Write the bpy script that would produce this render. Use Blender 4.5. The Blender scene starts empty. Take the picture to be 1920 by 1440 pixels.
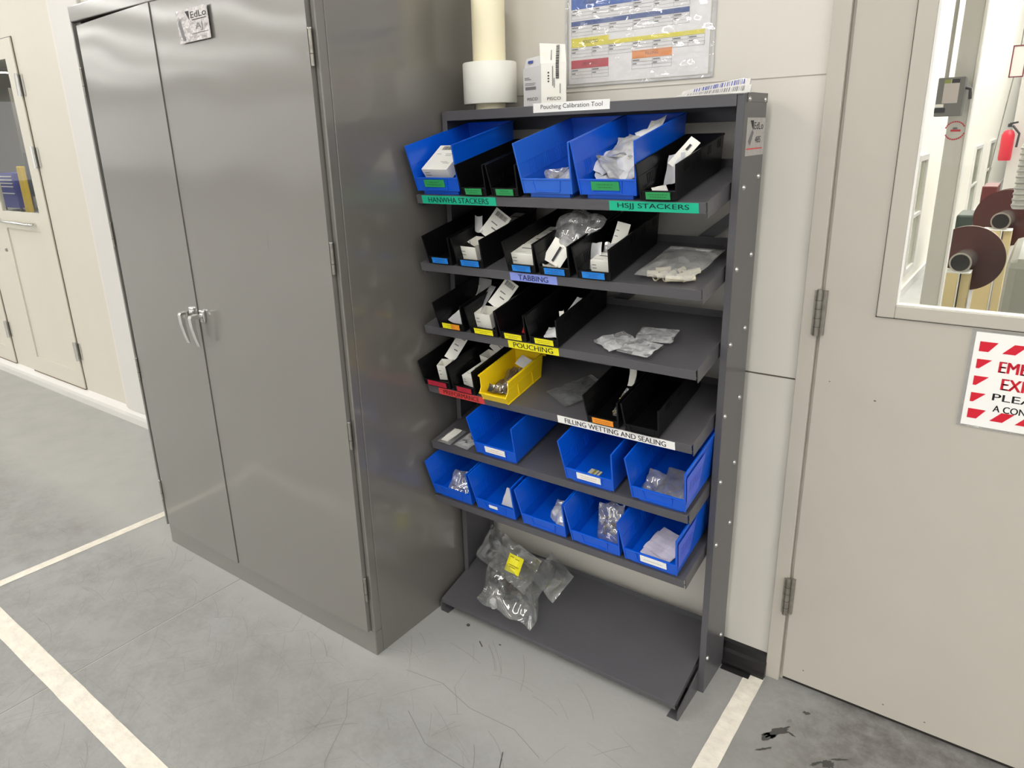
import bpy, math, random
from mathutils import Vector, Matrix, noise, Euler

# ------------------------------------------------------------------ camera / light
SC = bpy.context.scene
COL = SC.collection
cam_d = bpy.data.cameras.new('camera'); cam = bpy.data.objects.new('camera', cam_d); COL.objects.link(cam)
FPX, YAW, PITCH, ROLL = 1341.388, 0.6549, 0.3089, -0.0335
cam_d.sensor_fit = 'HORIZONTAL'; cam_d.sensor_width = 36.0
cam_d.lens = FPX / 1920 * 36.0
cam_d.shift_x = 37.25 / 1920; cam_d.shift_y = -36.5 / 1920
cam_d.clip_start = 0.05; cam_d.clip_end = 200
_f = Vector((-math.sin(YAW) * math.cos(PITCH), math.cos(YAW) * math.cos(PITCH), -math.sin(PITCH)))
_r = Vector((math.cos(YAW), math.sin(YAW), 0)); _u = _r.cross(_f)
_r2 = math.cos(ROLL) * _r + math.sin(ROLL) * _u; _u2 = -math.sin(ROLL) * _r + math.cos(ROLL) * _u
_m = Matrix((_r2, _u2, -_f)).transposed().to_4x4(); _m.translation = (2.697, -1.897, 1.5764)
cam.matrix_world = _m
SC.camera = cam

W = bpy.data.worlds.new('world'); SC.world = W; W.use_nodes = True
W.node_tree.nodes['Background'].inputs[0].default_value = (0.985, 0.975, 0.955, 1)
W.node_tree.nodes['Background'].inputs[1].default_value = 0.9
SC.view_settings.view_transform = 'Standard'; SC.view_settings.look = 'None'
SC.view_settings.gamma = 1; SC.view_settings.use_curve_mapping = False
SC.view_settings.exposure = 0.42
LAMP_STRENGTH = 14.5
LAMP_ROWS = [(-27, -9, 14), (-22, -9, 14), (-17, -9, 14), (-12, -8, 13), (-8, -8, 13), (-4.5, -7, 11), (-1.2, -7, 11), (2.2, -7, 11), (5.6, -7, 11), (8.5, -6, 11), (11.5, -6, 11)]  # rightmost rows are added, unseen, to light the right-facing sides
BACK_ROWS = [(-18, 7, 8), (-10, 7, 8), (2.9, 1.7, 2.2), (4.6, 4.5, 6), (2.5, 7, 5), (2.5, 13, 6), (-22, 5, 8), (-14, 5, 8), (3.2, 4.5, 3.5), (3.2, 9, 4.5), (3.2, 14, 4.5), (3.2, 19, 4.5), (5.5, 9, 14)]  # several unseen rows added to brighten the post and rooms behind the doors
CEIL = 4.3

# ------------------------------------------------------------------ materials
def lin(c):
    return tuple(((v / 255) / 12.92 if v / 255 <= 0.04045 else ((v / 255 + 0.055) / 1.055) ** 2.4) for v in c) + (1,)
MATS = {}
def mat(name, rgb, rough=0.5, metal=0.0, spec=0.5, bump=0.0, bscale=60, var=0.0, vscale=3.0, emit=0.0, coat=0.0):
    if name in MATS: return MATS[name]
    m = bpy.data.materials.new(name); m.use_nodes = True; nt = m.node_tree; b = nt.nodes['Principled BSDF']
    c = lin(rgb)
    b.inputs['Base Color'].default_value = c; b.inputs['Roughness'].default_value = rough
    b.inputs['Metallic'].default_value = metal; b.inputs['Specular IOR Level'].default_value = spec
    b.inputs['Coat Weight'].default_value = coat; b.inputs['Coat Roughness'].default_value = 0.12
    if emit: b.inputs['Emission Color'].default_value = c; b.inputs['Emission Strength'].default_value = emit
    tc = nt.nodes.new('ShaderNodeTexCoord')
    if var:
        n = nt.nodes.new('ShaderNodeTexNoise'); n.inputs['Scale'].default_value = vscale; n.inputs['Detail'].default_value = 6
        nt.links.new(tc.outputs['Object'], n.inputs['Vector'])
        r = nt.nodes.new('ShaderNodeMapRange'); r.inputs[1].default_value = 0.3; r.inputs[2].default_value = 0.7
        r.inputs[3].default_value = 1 - var; r.inputs[4].default_value = 1 + var
        nt.links.new(n.outputs['Fac'], r.inputs[0])
        v = nt.nodes.new('ShaderNodeVectorMath'); v.operation = 'SCALE'; v.inputs[0].default_value = c[:3]
        nt.links.new(r.outputs[0], v.inputs['Scale']); nt.links.new(v.outputs[0], b.inputs['Base Color'])
    if bump:
        n = nt.nodes.new('ShaderNodeTexNoise'); n.inputs['Scale'].default_value = bscale; n.inputs['Detail'].default_value = 3
        nt.links.new(tc.outputs['Object'], n.inputs['Vector'])
        bp = nt.nodes.new('ShaderNodeBump'); bp.inputs['Strength'].default_value = bump; bp.inputs['Distance'].default_value = 0.02
        nt.links.new(n.outputs['Fac'], bp.inputs['Height']); nt.links.new(bp.outputs[0], b.inputs['Normal'])
    MATS[name] = m
    return m

def film(name, rgb=(225, 226, 228), base=0.10, edge=0.55, cloud=0.25, rough=0.07, cscale=26, bump=0.09, gloss=0.14):
    if name in MATS: return MATS[name]
    m = bpy.data.materials.new(name); m.use_nodes = True; nt = m.node_tree; L = nt.links.new
    b = nt.nodes['Principled BSDF']; out = nt.nodes['Material Output']
    b.inputs['Base Color'].default_value = lin(rgb); b.inputs['Roughness'].default_value = 0.5; b.inputs['Specular IOR Level'].default_value = 0.2
    t = nt.nodes.new('ShaderNodeBsdfTransparent'); mx = nt.nodes.new('ShaderNodeMixShader'); mg = nt.nodes.new('ShaderNodeMixShader')
    g = nt.nodes.new('ShaderNodeBsdfGlossy'); g.inputs['Roughness'].default_value = rough
    lw = nt.nodes.new('ShaderNodeLayerWeight'); lw.inputs['Blend'].default_value = 0.4
    tc = nt.nodes.new('ShaderNodeTexCoord')
    n = nt.nodes.new('ShaderNodeTexNoise'); n.inputs['Scale'].default_value = cscale; n.inputs['Detail'].default_value = 2; n.inputs['Distortion'].default_value = 0.8
    L(tc.outputs['Object'], n.inputs['Vector'])
    bp = nt.nodes.new('ShaderNodeBump'); bp.inputs['Strength'].default_value = bump; bp.inputs['Distance'].default_value = 0.015
    L(n.outputs['Fac'], bp.inputs['Height']); L(bp.outputs[0], g.inputs['Normal']); L(bp.outputs[0], lw.inputs['Normal'])
    r = nt.nodes.new('ShaderNodeMapRange'); r.inputs[1].default_value = 0.45; r.inputs[2].default_value = 0.75
    r.inputs[3].default_value = base; r.inputs[4].default_value = base + cloud
    L(n.outputs['Fac'], r.inputs[0])
    L(r.outputs[0], mx.inputs[0]); L(t.outputs[0], mx.inputs[1]); L(b.outputs[0], mx.inputs[2])
    ml = nt.nodes.new('ShaderNodeMath'); ml.operation = 'MULTIPLY_ADD'; ml.inputs[1].default_value = edge; ml.inputs[2].default_value = gloss; ml.use_clamp = True
    L(lw.outputs['Fresnel'], ml.inputs[0]); L(ml.outputs[0], mg.inputs[0]); L(mx.outputs[0], mg.inputs[1]); L(g.outputs[0], mg.inputs[2])
    L(mg.outputs[0], out.inputs['Surface'])
    MATS[name] = m
    return m

def glass(name):
    m = bpy.data.materials.new(name); m.use_nodes = True; nt = m.node_tree
    nt.nodes.remove(nt.nodes['Principled BSDF']); out = nt.nodes['Material Output']
    t = nt.nodes.new('ShaderNodeBsdfTransparent'); t.inputs[0].default_value = (0.96, 0.97, 0.96, 1)
    g = nt.nodes.new('ShaderNodeBsdfGlossy'); g.inputs['Roughness'].default_value = 0.01
    f = nt.nodes.new('ShaderNodeFresnel'); f.inputs[0].default_value = 1.45
    mx = nt.nodes.new('ShaderNodeMixShader')
    ge = nt.nodes.new('ShaderNodeNewGeometry'); iv = nt.nodes.new('ShaderNodeMath'); iv.operation = 'SUBTRACT'; iv.inputs[0].default_value = 1.0
    nt.links.new(ge.outputs['Backfacing'], iv.inputs[1]); pr = nt.nodes.new('ShaderNodeMath'); pr.operation = 'MULTIPLY'
    nt.links.new(f.outputs[0], pr.inputs[0]); nt.links.new(iv.outputs[0], pr.inputs[1])   # the inner face of the pane does not mirror
    nt.links.new(pr.outputs[0], mx.inputs[0]); nt.links.new(t.outputs[0], mx.inputs[1]); nt.links.new(g.outputs[0], mx.inputs[2])
    nt.links.new(mx.outputs[0], out.inputs['Surface'])
    return m

def floor_mat():
    m = bpy.data.materials.new('epoxy_floor'); m.use_nodes = True; nt = m.node_tree; b = nt.nodes['Principled BSDF']; L = nt.links.new
    tc = nt.nodes.new('ShaderNodeTexCoord')
    def nz(scale, detail, vec=None, dist=0.0, rough=0.6):
        n = nt.nodes.new('ShaderNodeTexNoise'); n.inputs['Scale'].default_value = scale; n.inputs['Detail'].default_value = detail
        n.inputs['Distortion'].default_value = dist; n.inputs['Roughness'].default_value = rough
        L(vec or tc.outputs['Object'], n.inputs['Vector']); return n.outputs['Fac']
    def mr(v, a, b_, c, d, clamp=True):
        r = nt.nodes.new('ShaderNodeMapRange'); r.clamp = clamp
        for i, q in enumerate((a, b_, c, d)): r.inputs[i + 1].default_value = q
        L(v, r.inputs[0]); return r.outputs[0]
    def mth(op, a, b_):
        x = nt.nodes.new('ShaderNodeMath'); x.operation = op
        for i, q in enumerate((a, b_)):
            if isinstance(q, (int, float)): x.inputs[i].default_value = q
            else: L(q, x.inputs[i])
        return x.outputs[0]
    def mix(f, a, b_):
        x = nt.nodes.new('ShaderNodeMix'); x.data_type = 'RGBA'
        if isinstance(f, (int, float)): x.inputs[0].default_value = f
        else: L(f, x.inputs[0])
        for i, q in ((6, a), (7, b_)):
            if isinstance(q, tuple): x.inputs[i].default_value = q
            else: L(q, x.inputs[i])
        return x.outputs[2]
    col = mix(mr(nz(1.3, 5), 0.35, 0.65, 0, 1), lin((156, 157, 157)), lin((145, 144, 142)))
    col = mix(mr(nz(7, 9, rough=0.78), 0.44, 0.72, 0, 0.65), col, lin((122, 120, 117)))
    col = mix(mr(nz(55, 6, rough=0.75), 0.55, 0.75, 0, 0.30), col, lin((120, 120, 118)))
    # hair-fine scratches: thresholded stretched voronoi/noise in two directions
    scr = None
    for ang, sx, sy in ((0.5, 2.2, 60), (-0.7, 2.0, 55), (1.35, 2.6, 48)):
        mp = nt.nodes.new('ShaderNodeMapping'); mp.inputs['Rotation'].default_value = (0, 0, ang); mp.inputs['Scale'].default_value = (sx, sy, 1)
        L(tc.outputs['Object'], mp.inputs['Vector'])
        v = mr(nz(1.0, 5, mp.outputs[0], 1.5), 0.66, 0.74, 0, 0.55)
        scr = v if scr is None else mth('MAXIMUM', scr, v)
    scr = mth('MULTIPLY', scr, mr(nz(1.7, 3), 0.42, 0.62, 0.0, 1))
    col = mix(scr, col, lin((92, 92, 90)))
    # wear: dark scuffed patch in front of the steel door
    sp = nt.nodes.new('ShaderNodeSeparateXYZ'); L(tc.outputs['Object'], sp.inputs[0])
    wx = mr(sp.outputs['X'], 2.30, 2.50, 0, 1); wy = mr(sp.outputs['Y'], -1.1, -0.15, 0.45, 1)
    wearn = mr(nz(14, 8, rough=0.75), 0.35, 0.7, 0.25, 0.95)
    wear = mth('MULTIPLY', mth('MULTIPLY', wx, wy), wearn)
    col = mix(wear, col, lin((88, 84, 80)))
    # less worn paint where nobody walks, along the cabinet foot and under the rack
    fx = mr(sp.outputs['X'], 2.0, 2.25, 1, 0); fy = mr(sp.outputs['Y'], -.80, -.64, 0, .75)
    col = mix(mth('MULTIPLY', fx, fy), col, lin((168, 168, 165)))
    L(col, b.inputs['Base Color'])
    L(mr(nz(6, 5), 0.3, 0.7, 0.30, 0.50), b.inputs['Roughness'])
    bp = nt.nodes.new('ShaderNodeBump'); bp.inputs['Strength'].default_value = 0.12; bp.inputs['Distance'].default_value = 0.01
    L(nz(25, 4), bp.inputs['Height']); L(bp.outputs[0], b.inputs['Normal'])
    return m

M_FLOOR = floor_mat()
M_TAPE = mat('worn_tape', (226, 220, 208), 0.5, var=0.10, vscale=25, bump=0.15)
M_WALL = mat('wall_paint', (208, 204, 196), 0.45, var=0.02, vscale=2)
M_CREAM = mat('cream_panel', (204, 199, 186), 0.38, var=0.015, vscale=2)
M_TRIMW = mat('white_trim', (206, 203, 199), 0.35, var=0.01)
M_CEIL = mat('ceiling_paint', (225, 223, 215), 0.8)
M_DOOR = mat('door_paint', (182, 177, 167), 0.35, var=0.02, vscale=4, bump=0.02, bscale=40)
M_BLACK = mat('black_rubber', (22, 20, 22), 0.35)
M_GROOVE = mat('groove_dark', (80, 74, 66), 0.8)
M_HINGE = mat('worn_steel', (150, 146, 138), 0.35, metal=0.8, var=0.15, vscale=60)
M_CHROME = mat('chrome', (225, 225, 222), 0.12, metal=1.0)
M_ZINC = mat('zinc_bolt', (215, 215, 212), 0.22, metal=1.0)
M_RACK = mat('rack_paint', (82, 81, 85), 0.30, var=0.03, vscale=12, bump=0.05, bscale=300)
M_PAPER = mat('white_paper', (238, 237, 234), 0.6)
M_CARD = mat('white_card', (236, 234, 226), 0.55, var=0.02, vscale=20)
M_GREYCARD = mat('grey_card', (205, 204, 206), 0.6)
M_INK = mat('black_ink', (30, 30, 34), 0.6)
M_INK2 = mat('grey_ink', (115, 115, 118), 0.6)
M_BLUEINK = mat('blue_ink', (52, 70, 150), 0.6)
M_TEAL = mat('teal_label', (12, 178, 140), 0.5)
M_GREEN = mat('green_label', (40, 150, 84), 0.5)
M_GREENINK = mat('dark_green_ink', (14, 74, 44), 0.6)
M_BLUEL = mat('blue_label', (26, 128, 220), 0.5)
M_BLUELI = mat('dark_blue_ink', (12, 60, 130), 0.6)
M_PERI = mat('periwinkle_label', (134, 150, 226), 0.5)
M_YELL = mat('yellow_label', (236, 226, 24), 0.5)
M_YELLI = mat('olive_ink', (110, 100, 10), 0.6)
M_REDL = mat('red_label', (212, 66, 66), 0.5)
M_CRIM = mat('crimson_label', (182, 34, 58), 0.5)
M_ORAN = mat('orange_label', (238, 150, 40), 0.5)
M_SIGNRED = mat('sign_red', (205, 20, 45), 0.4)
M_BLUE = mat('blue_plastic', (3, 84, 204), 0.30, bump=0.03, bscale=200)
M_BLUEP = mat('faded_blue_plastic', (38, 100, 206), 0.32, bump=0.03, bscale=200)
M_BLACKP = mat('black_plastic', (13, 13, 15), 0.30, spec=.22, bump=0.04, bscale=200)
M_YELP = mat('yellow_plastic', (240, 205, 20), 0.38, bump=0.03, bscale=200)
M_FILM = film('clear_film', base=0.16, edge=0.55, cloud=0.25)
M_FILMW = film('milky_film', (232, 232, 234), base=0.42, edge=0.5, cloud=0.35, cscale=40)
M_FILMC = film('thin_clear_film', (225, 228, 230), base=0.07, edge=0.35, cloud=0.10, cscale=18)
M_GLASS = glass('window_glass')
M_LAMP = mat('lamp_tube', (255, 253, 248), 0.5, emit=LAMP_STRENGTH)
M_PVC = mat('cream_pvc', (246, 237, 204), 0.35)
M_PVCW = mat('white_pvc', (236, 235, 226), 0.3)
M_BROWNP = mat('brown_part', (84, 66, 52), 0.3, metal=0.5, var=0.3, vscale=60)
M_SILV = mat('silver_part', (178, 176, 170), 0.25, metal=0.9)
M_GOLD = mat('brass_part', (176, 150, 84), 0.3, metal=0.8)
M_BEIGE = mat('beige_plastic', (236, 228, 204), 0.4)
M_REDP = mat('red_plastic', (200, 44, 44), 0.4)

def cab_mat(name, rgb, rough, bump):
    m = bpy.data.materials.new(name); m.use_nodes = True; nt = m.node_tree; b = nt.nodes['Principled BSDF']; L = nt.links.new
    tc = nt.nodes.new('ShaderNodeTexCoord'); b.inputs['Roughness'].default_value = rough
    b.inputs['Specular IOR Level'].default_value = 0.8
    b.inputs['Metallic'].default_value = 0.15; b.inputs['Coat Weight'].default_value = 0.9; b.inputs['Coat Roughness'].default_value = 0.11; b.inputs['Coat IOR'].default_value = 1.6
    n = nt.nodes.new('ShaderNodeTexNoise'); n.inputs['Scale'].default_value = 2.2; n.inputs['Detail'].default_value = 1
    mp = nt.nodes.new('ShaderNodeMapping'); mp.inputs['Scale'].default_value = (0.6, 0.6, 1.0); L(tc.outputs['Object'], mp.inputs[0]); L(mp.outputs[0], n.inputs['Vector'])
    n2 = nt.nodes.new('ShaderNodeTexNoise'); n2.inputs['Scale'].default_value = 420; L(tc.outputs['Object'], n2.inputs['Vector'])
    a = nt.nodes.new('ShaderNodeMath'); a.operation = 'MULTIPLY_ADD'; a.inputs[1].default_value = 0.0015; L(n2.outputs[0], a.inputs[0]); L(n.outputs[0], a.inputs[2])
    bp = nt.nodes.new('ShaderNodeBump'); bp.inputs['Strength'].default_value = bump; bp.inputs['Distance'].default_value = 0.06
    L(a.outputs[0], bp.inputs['Height']); L(bp.outputs[0], b.inputs['Normal']); L(bp.outputs[0], b.inputs['Coat Normal'])
    # scuffs: faint dark marks
    mp2 = nt.nodes.new('ShaderNodeMapping'); mp2.inputs['Scale'].default_value = (40, 1, 7); mp2.inputs['Rotation'].default_value = (0, 0.12, 0); L(tc.outputs['Object'], mp2.inputs[0])
    s = nt.nodes.new('ShaderNodeTexNoise'); s.inputs['Scale'].default_value = 1.0; s.inputs['Detail'].default_value = 4; L(mp2.outputs[0], s.inputs['Vector'])
    r = nt.nodes.new('ShaderNodeMapRange'); r.inputs[1].default_value = 0.70; r.inputs[2].default_value = 0.78; r.inputs[3].default_value = 0; r.inputs[4].default_value = 0.30; L(s.outputs[0], r.inputs[0])
    x = nt.nodes.new('ShaderNodeMix'); x.data_type = 'RGBA'; x.inputs[6].default_value = lin(rgb); x.inputs[7].default_value = lin(tuple(int(q * 0.7) for q in rgb)); L(r.outputs[0], x.inputs[0])
    L(x.outputs[2], b.inputs['Base Color'])
    return m
M_CAB = cab_mat('cabinet_enamel', (110, 107, 102), 0.42, 0.10)
M_CABD = cab_mat('cabinet_door_enamel', (114, 111, 106), 0.42, 0.20)

# ------------------------------------------------------------------ mesh builder
class MB:
    def __init__(s): s.v = []; s.f = []; s.mi = []; s.mats = []; s.T = Matrix.Identity(4); s.sm = []
    def m(s, mt):
        if mt not in s.mats: s.mats.append(mt)
        return s.mats.index(mt)
    def add(s, vs, fs, mt, smooth=False):
        o = len(s.v); s.v += [s.T @ Vector(p) for p in vs]; k = s.m(mt)
        for f in fs: s.f.append([i + o for i in f]); s.mi.append(k); s.sm.append(smooth)
    def hexa(s, p, mt):  # p: 4 bottom, 4 top (ccw from above)
        s.add(p, [(3, 2, 1, 0), (4, 5, 6, 7), (0, 1, 5, 4), (1, 2, 6, 5), (2, 3, 7, 6), (3, 0, 4, 7)], mt)
    def box(s, a, b, mt):
        (x0, y0, z0), (x1, y1, z1) = a, b
        s.hexa([(x0, y0, z0), (x1, y0, z0), (x1, y1, z0), (x0, y1, z0), (x0, y0, z1), (x1, y0, z1), (x1, y1, z1), (x0, y1, z1)], mt)
    def bev(s, a, b, mt, r=0.003):
        # box with chamfered vertical/horizontal edges (24-vert chamfer)
        (x0, y0, z0), (x1, y1, z1) = a, b
        r = min(r, (x1 - x0) / 3, (y1 - y0) / 3, (z1 - z0) / 3)
        import bmesh
        bm = bmesh.new(); bmesh.ops.create_cube(bm, size=1)
        for v in bm.verts: v.co = Vector((x0 if v.co.x < 0 else x1, y0 if v.co.y < 0 else y1, z0 if v.co.z < 0 else z1))
        bmesh.ops.bevel(bm, geom=bm.edges[:], offset=r, segments=2, affect='EDGES', profile=0.5)
        bm.verts.index_update()
        s.add([v.co.copy() for v in bm.verts], [[v.index for v in f.verts] for f in bm.faces], mt); bm.free()
    def quad(s, p, mt): s.add(p, [(0, 1, 2, 3)], mt)
    def prism(s, poly, x0, x1, mt):  # poly in (y,z), extruded along x
        n = len(poly); vs = [(x0, y, z) for y, z in poly] + [(x1, y, z) for y, z in poly]
        fs = [list(range(n))[::-1], [i + n for i in range(n)]] + [(i, (i + 1) % n, (i + 1) % n + n, i + n) for i in range(n)]
        s.add(vs, fs, mt)
    def tube(s, pts, rad, mt, seg=10, cap=True):
        pts = [Vector(p) for p in pts]; rad = rad if isinstance(rad, (list, tuple)) else [rad] * len(pts)
        vs = []; fs = []
        for i, p in enumerate(pts):
            d = (pts[min(i + 1, len(pts) - 1)] - pts[max(i - 1, 0)]).normalized()
            a = d.orthogonal().normalized() if i == 0 else (pa - d * pa.dot(d)).normalized()
            pa = a; b = d.cross(a)
            for k in range(seg):
                t = 2 * math.pi * k / seg; vs.append(p + (a * math.cos(t) + b * math.sin(t)) * rad[i])
        for i in range(len(pts) - 1):
            for k in range(seg):
                k2 = (k + 1) % seg; fs.append((i * seg + k, i * seg + k2, (i + 1) * seg + k2, (i + 1) * seg + k))
        s.add(vs, fs, mt, True)
        if cap:
            s.add(vs[:seg], [tuple(range(seg))[::-1]], mt); s.add(vs[-seg:], [tuple(range(seg))], mt)
    def text(s, txt, w, h, mt, M, bold=0.0):
        """txt laid in M's local XY plane, centred, fitted to w x h"""
        vs, fs = glyphs(txt)
        xs = [p[0] for p in vs]; ys = [p[1] for p in vs]
        cx, cy = (min(xs) + max(xs)) / 2, (min(ys) + max(ys)) / 2
        kx, ky = w / (max(xs) - min(xs)), h / (max(ys) - min(ys))
        for q in ((0,) if not bold else (-bold, 0, bold)):
            s.add([M @ Vector(((x - cx) * kx + q, (y - cy) * ky, abs(q) * .02)) for x, y in vs], fs, mt)
    def build(s, name, parent=None, loc=(0, 0, 0), rot=(0, 0, 0), weld=False):
        me = bpy.data.meshes.new(name); me.from_pydata([tuple(p) for p in s.v], [], s.f)
        for mt in s.mats: me.materials.append(mt)
        me.polygons.foreach_set('material_index', s.mi); me.polygons.foreach_set('use_smooth', s.sm)
        me.update()
        o = bpy.data.objects.new(name, me); COL.objects.link(o)
        if parent: o.parent = parent
        o.location = loc; o.rotation_euler = rot
        return o
_G = {}
def glyphs(txt, bold=0.0):
    key = (txt, bold)
    if key not in _G:
        c = bpy.data.curves.new('t', 'FONT'); c.body = txt; c.resolution_u = 3; c.offset = bold
        o = bpy.data.objects.new('t', c); COL.objects.link(o); bpy.context.view_layer.update()
        me = bpy.data.meshes.new_from_object(o.evaluated_get(bpy.context.evaluated_depsgraph_get()))
        _G[key] = ([(v.co.x, v.co.y) for v in me.vertices], [list(p.vertices) for p in me.polygons])
        bpy.data.objects.remove(o); bpy.data.curves.remove(c); bpy.data.meshes.remove(me)
    return _G[key]
def tag(o, label, cat, group=None, kind=None):
    if label: o['label'] = label
    if cat: o['category'] = cat
    if group: o['group'] = group
    if kind: o['kind'] = kind
    return o
def thing(name, label, cat, loc=(0, 0, 0), rot=(0, 0, 0), group=None):
    o = bpy.data.objects.new(name, None); o.empty_display_size = 0.05; COL.objects.link(o)
    o.location = loc; o.rotation_euler = rot
    return tag(o, label, cat, group)
def struct(mb, name):
    o = mb.build(name); o['kind'] = 'structure'; return o
FRONT = lambda x, y, z: Matrix.Translation((x, y, z)) @ Matrix.Rotation(math.pi / 2, 4, 'X')   # text plane facing -y
PI = math.pi

# ------------------------------------------------------------------ room
f = MB()
f.quad([(-45, -30, 0), (16, -30, 0), (16, 32, 0), (-45, 32, 0)], M_FLOOR)
rnd = random.Random(4)
def scratch(pts, w, mt):
    for (x0, y0), (x1, y1) in zip(pts, pts[1:]):
        d = Vector((x1 - x0, y1 - y0, 0)).normalized(); n = Vector((-d.y, d.x, 0)) * w / 2
        f.quad([(x0 - n.x, y0 - n.y, .0004), (x1 - n.x, y1 - n.y, .0004), (x1 + n.x, y1 + n.y, .0004), (x0 + n.x, y0 + n.y, .0004)], mt)
M_SCR = mat('scratch_mark', (124, 123, 120), 0.6); M_SCUFF = mat('rubber_scuff', (70, 70, 68), 0.6)
M_SCRL = mat('faint_scratch_mark', (130, 128, 124), 0.6)
def arc(cx, cy, r, a0, a1, k=14): return [(cx + r * math.cos(a0 + (a1 - a0) * i / k), cy + r * math.sin(a0 + (a1 - a0) * i / k)) for i in range(k + 1)]
scratch([(1.34, -.62), (1.47, -.60), (1.60, -.63), (1.75, -.62), (1.86, -.66)], .0016, M_SCR)
scratch(arc(1.45, -.95, .33, -.5, .75), .0018, M_SCR)
scratch([(1.46, -.74), (1.58, -.80), (1.72, -.80)], .0022, M_SCR)
scratch(arc(1.05, -.98, .24, -.9, .6), .0015, M_SCR)
scratch([(1.25, -.78), (1.33, -.86), (1.40, -1.00), (1.50, -1.08)], .0018, M_SCR)
scratch([(1.77, -.70), (1.80, -.76), (1.84, -.79)], .003, M_SCUFF)
scratch(arc(1.90, -.90, .06, .3, 1.7, 8), .002, M_SCUFF)
scratch([(1.446, -.386), (1.470, -.402)], .004, M_SCUFF)
scratch([(1.508, -.362), (1.516, -.362)], .005, M_SCUFF)
for i in range(460):
    x, y = rnd.uniform(-.1, 2.1), rnd.uniform(-1.75, -.66)
    if x > 1.25: y = rnd.uniform(-1.6, -.45)
    a = rnd.choice([.5, .65, .8, 2.3, 2.5, 1.2]) + rnd.gauss(0, .2); r = rnd.uniform(.15, .7); s0 = rnd.uniform(.03, .16) / r
    a0 = a; scratch([(x + r * (math.cos(a0 + s0 * k / 5) - math.cos(a0)), y + r * (math.sin(a0 + s0 * k / 5) - math.sin(a0))) for k in range(6)], rnd.uniform(.0005, .0012), M_SCRL)
# saw-cut joint
f.quad([(.476, -30, .0003), (.480, -30, .0003), (.480, -.02, .0003), (.476, -.02, .0003)], mat('joint_dark', (128, 126, 121), .7))
f.quad([(.480, -30, .0003), (.483, -30, .0003), (.483, -.02, .0003), (.480, -.02, .0003)], mat('joint_edge', (176, 174, 168), .6))
struct(f, 'floor')
def blot(cx, cy, pts, z=.0007):
    return [(cx + x, cy + y, z) for x, y in pts]
# dark rubber stains by the door
st = MB()
def blob(cx, cy, rx, ry, ang, seed, mt):
    r = random.Random(seed); n = 26; vs = [(cx, cy, .0008)]
    for k in range(n):
        t = 2 * PI * k / n; q = r.uniform(.55, 1.1); x, y = rx * q * math.cos(t), ry * q * math.sin(t)
        vs.append((cx + x * math.cos(ang) - y * math.sin(ang), cy + x * math.sin(ang) + y * math.cos(ang), .0008))
    st.add(vs, [(0, k + 1, (k + 1) % n + 1) for k in range(n)], mt)
blob(2.343, -.215, .050, .014, .95, 1, M_SCUFF); blob(2.328, -.245, .022, .015, .8, 2, M_SCUFF); blob(2.333, -.29, .030, .004, .8, 3, M_SCUFF)
blob(2.390, -.10, .012, .007, .2, 5, M_SCUFF); blob(2.378, -.200, .012, .004, -.3, 6, M_SCUFF); blob(2.48, -.245, .022, .016, .4, 7, M_SCUFF); blob(2.50, -.215, .03, .004, .6, 8, M_SCUFF)
blob(2.36, -.155, .012, .006, 1.2, 9, M_SCR); blob(2.405, -.18, .003, .02, .5, 10, M_SCR); blob(2.455, -.262, .02, .005, .9, 11, M_SCUFF)
so = st.build('floor_stain'); tag(so, 'dark rubber scuff stains on the floor before the steel door', 'stain', kind='stuff')

def tape(name, label, pts, w, zt=.0012):
    t = MB()
    (x0, y0), (x1, y1) = pts; d = Vector((x1 - x0, y1 - y0, 0)); Ln = d.length; d.normalize(); n = Vector((-d.y, d.x, 0)) * w / 2
    N = 40; r = random.Random(len(label)); prev = None; vs = []; fs = []
    for i in range(N + 1):
        c = Vector((x0, y0, 0)) + d * Ln * i / N; e1 = 1 + r.uniform(-.03, .02); e2 = 1 + r.uniform(-.03, .02)
        vs += [tuple(c - n * e1 + Vector((0, 0, zt))), tuple(c + n * e2 + Vector((0, 0, zt)))]
        if i: fs.append((2 * i - 2, 2 * i, 2 * i + 1, 2 * i - 1))
    t.add(vs, fs, M_TAPE)
    return tag(t.build(name), label, 'floor tape')
tape('floor_tape', 'worn white floor tape running to the wall left of the grey cabinet', [(-.238, -.1), (-.276, -1.262)], .044)
tape('floor_tape', 'wide worn white floor tape line parallel to the cabinet front', [(-.4, -1.2645), (1.75, -1.301)], .068, .0016)
tape('floor_tape', 'white floor tape strip between the dark rack and the steel door', [(2.2265, -.03), (2.2265, -1.6)], .054)

# main wall (right of the trim), with the steel door opening
DX0, DX1, DH = 2.292, 3.22, 2.12
w = MB()
w.box((-1.53, 0, 0), (DX0 - .02, .12, CEIL), M_WALL); w.box((DX0 - .02, 0, DH), (DX1 + .02, .12, CEIL), M_WALL); w.box((DX1 + .02, 0, 0), (12, .12, CEIL), M_WALL)
w.box((2.11, -.0015, .9385), (2.247, .0005, .942), M_GROOVE)
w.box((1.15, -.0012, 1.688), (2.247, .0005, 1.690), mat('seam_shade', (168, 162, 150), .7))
struct(w, 'wall_back')
w = MB()
LX0, LX1, LH = -2.87, -2.09, 2.20
L2X1 = -3.17
w.box((LX1, 0, 0), (-1.53, .10, CEIL), M_CREAM); w.box((LX0 - .31, 0, 0), (LX0, .022, CEIL), M_CREAM)
w.box((LX0, 0, LH), (LX1, .10, CEIL), M_CREAM); w.box((-4.0, 0, LH), (L2X1 - .01, .10, CEIL), M_CREAM); w.box((-45, 0, 0), (-4.0, .10, CEIL), M_CREAM)
w.box((LX0, .0, 0), (LX1, .1, .088), M_CREAM)
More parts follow.
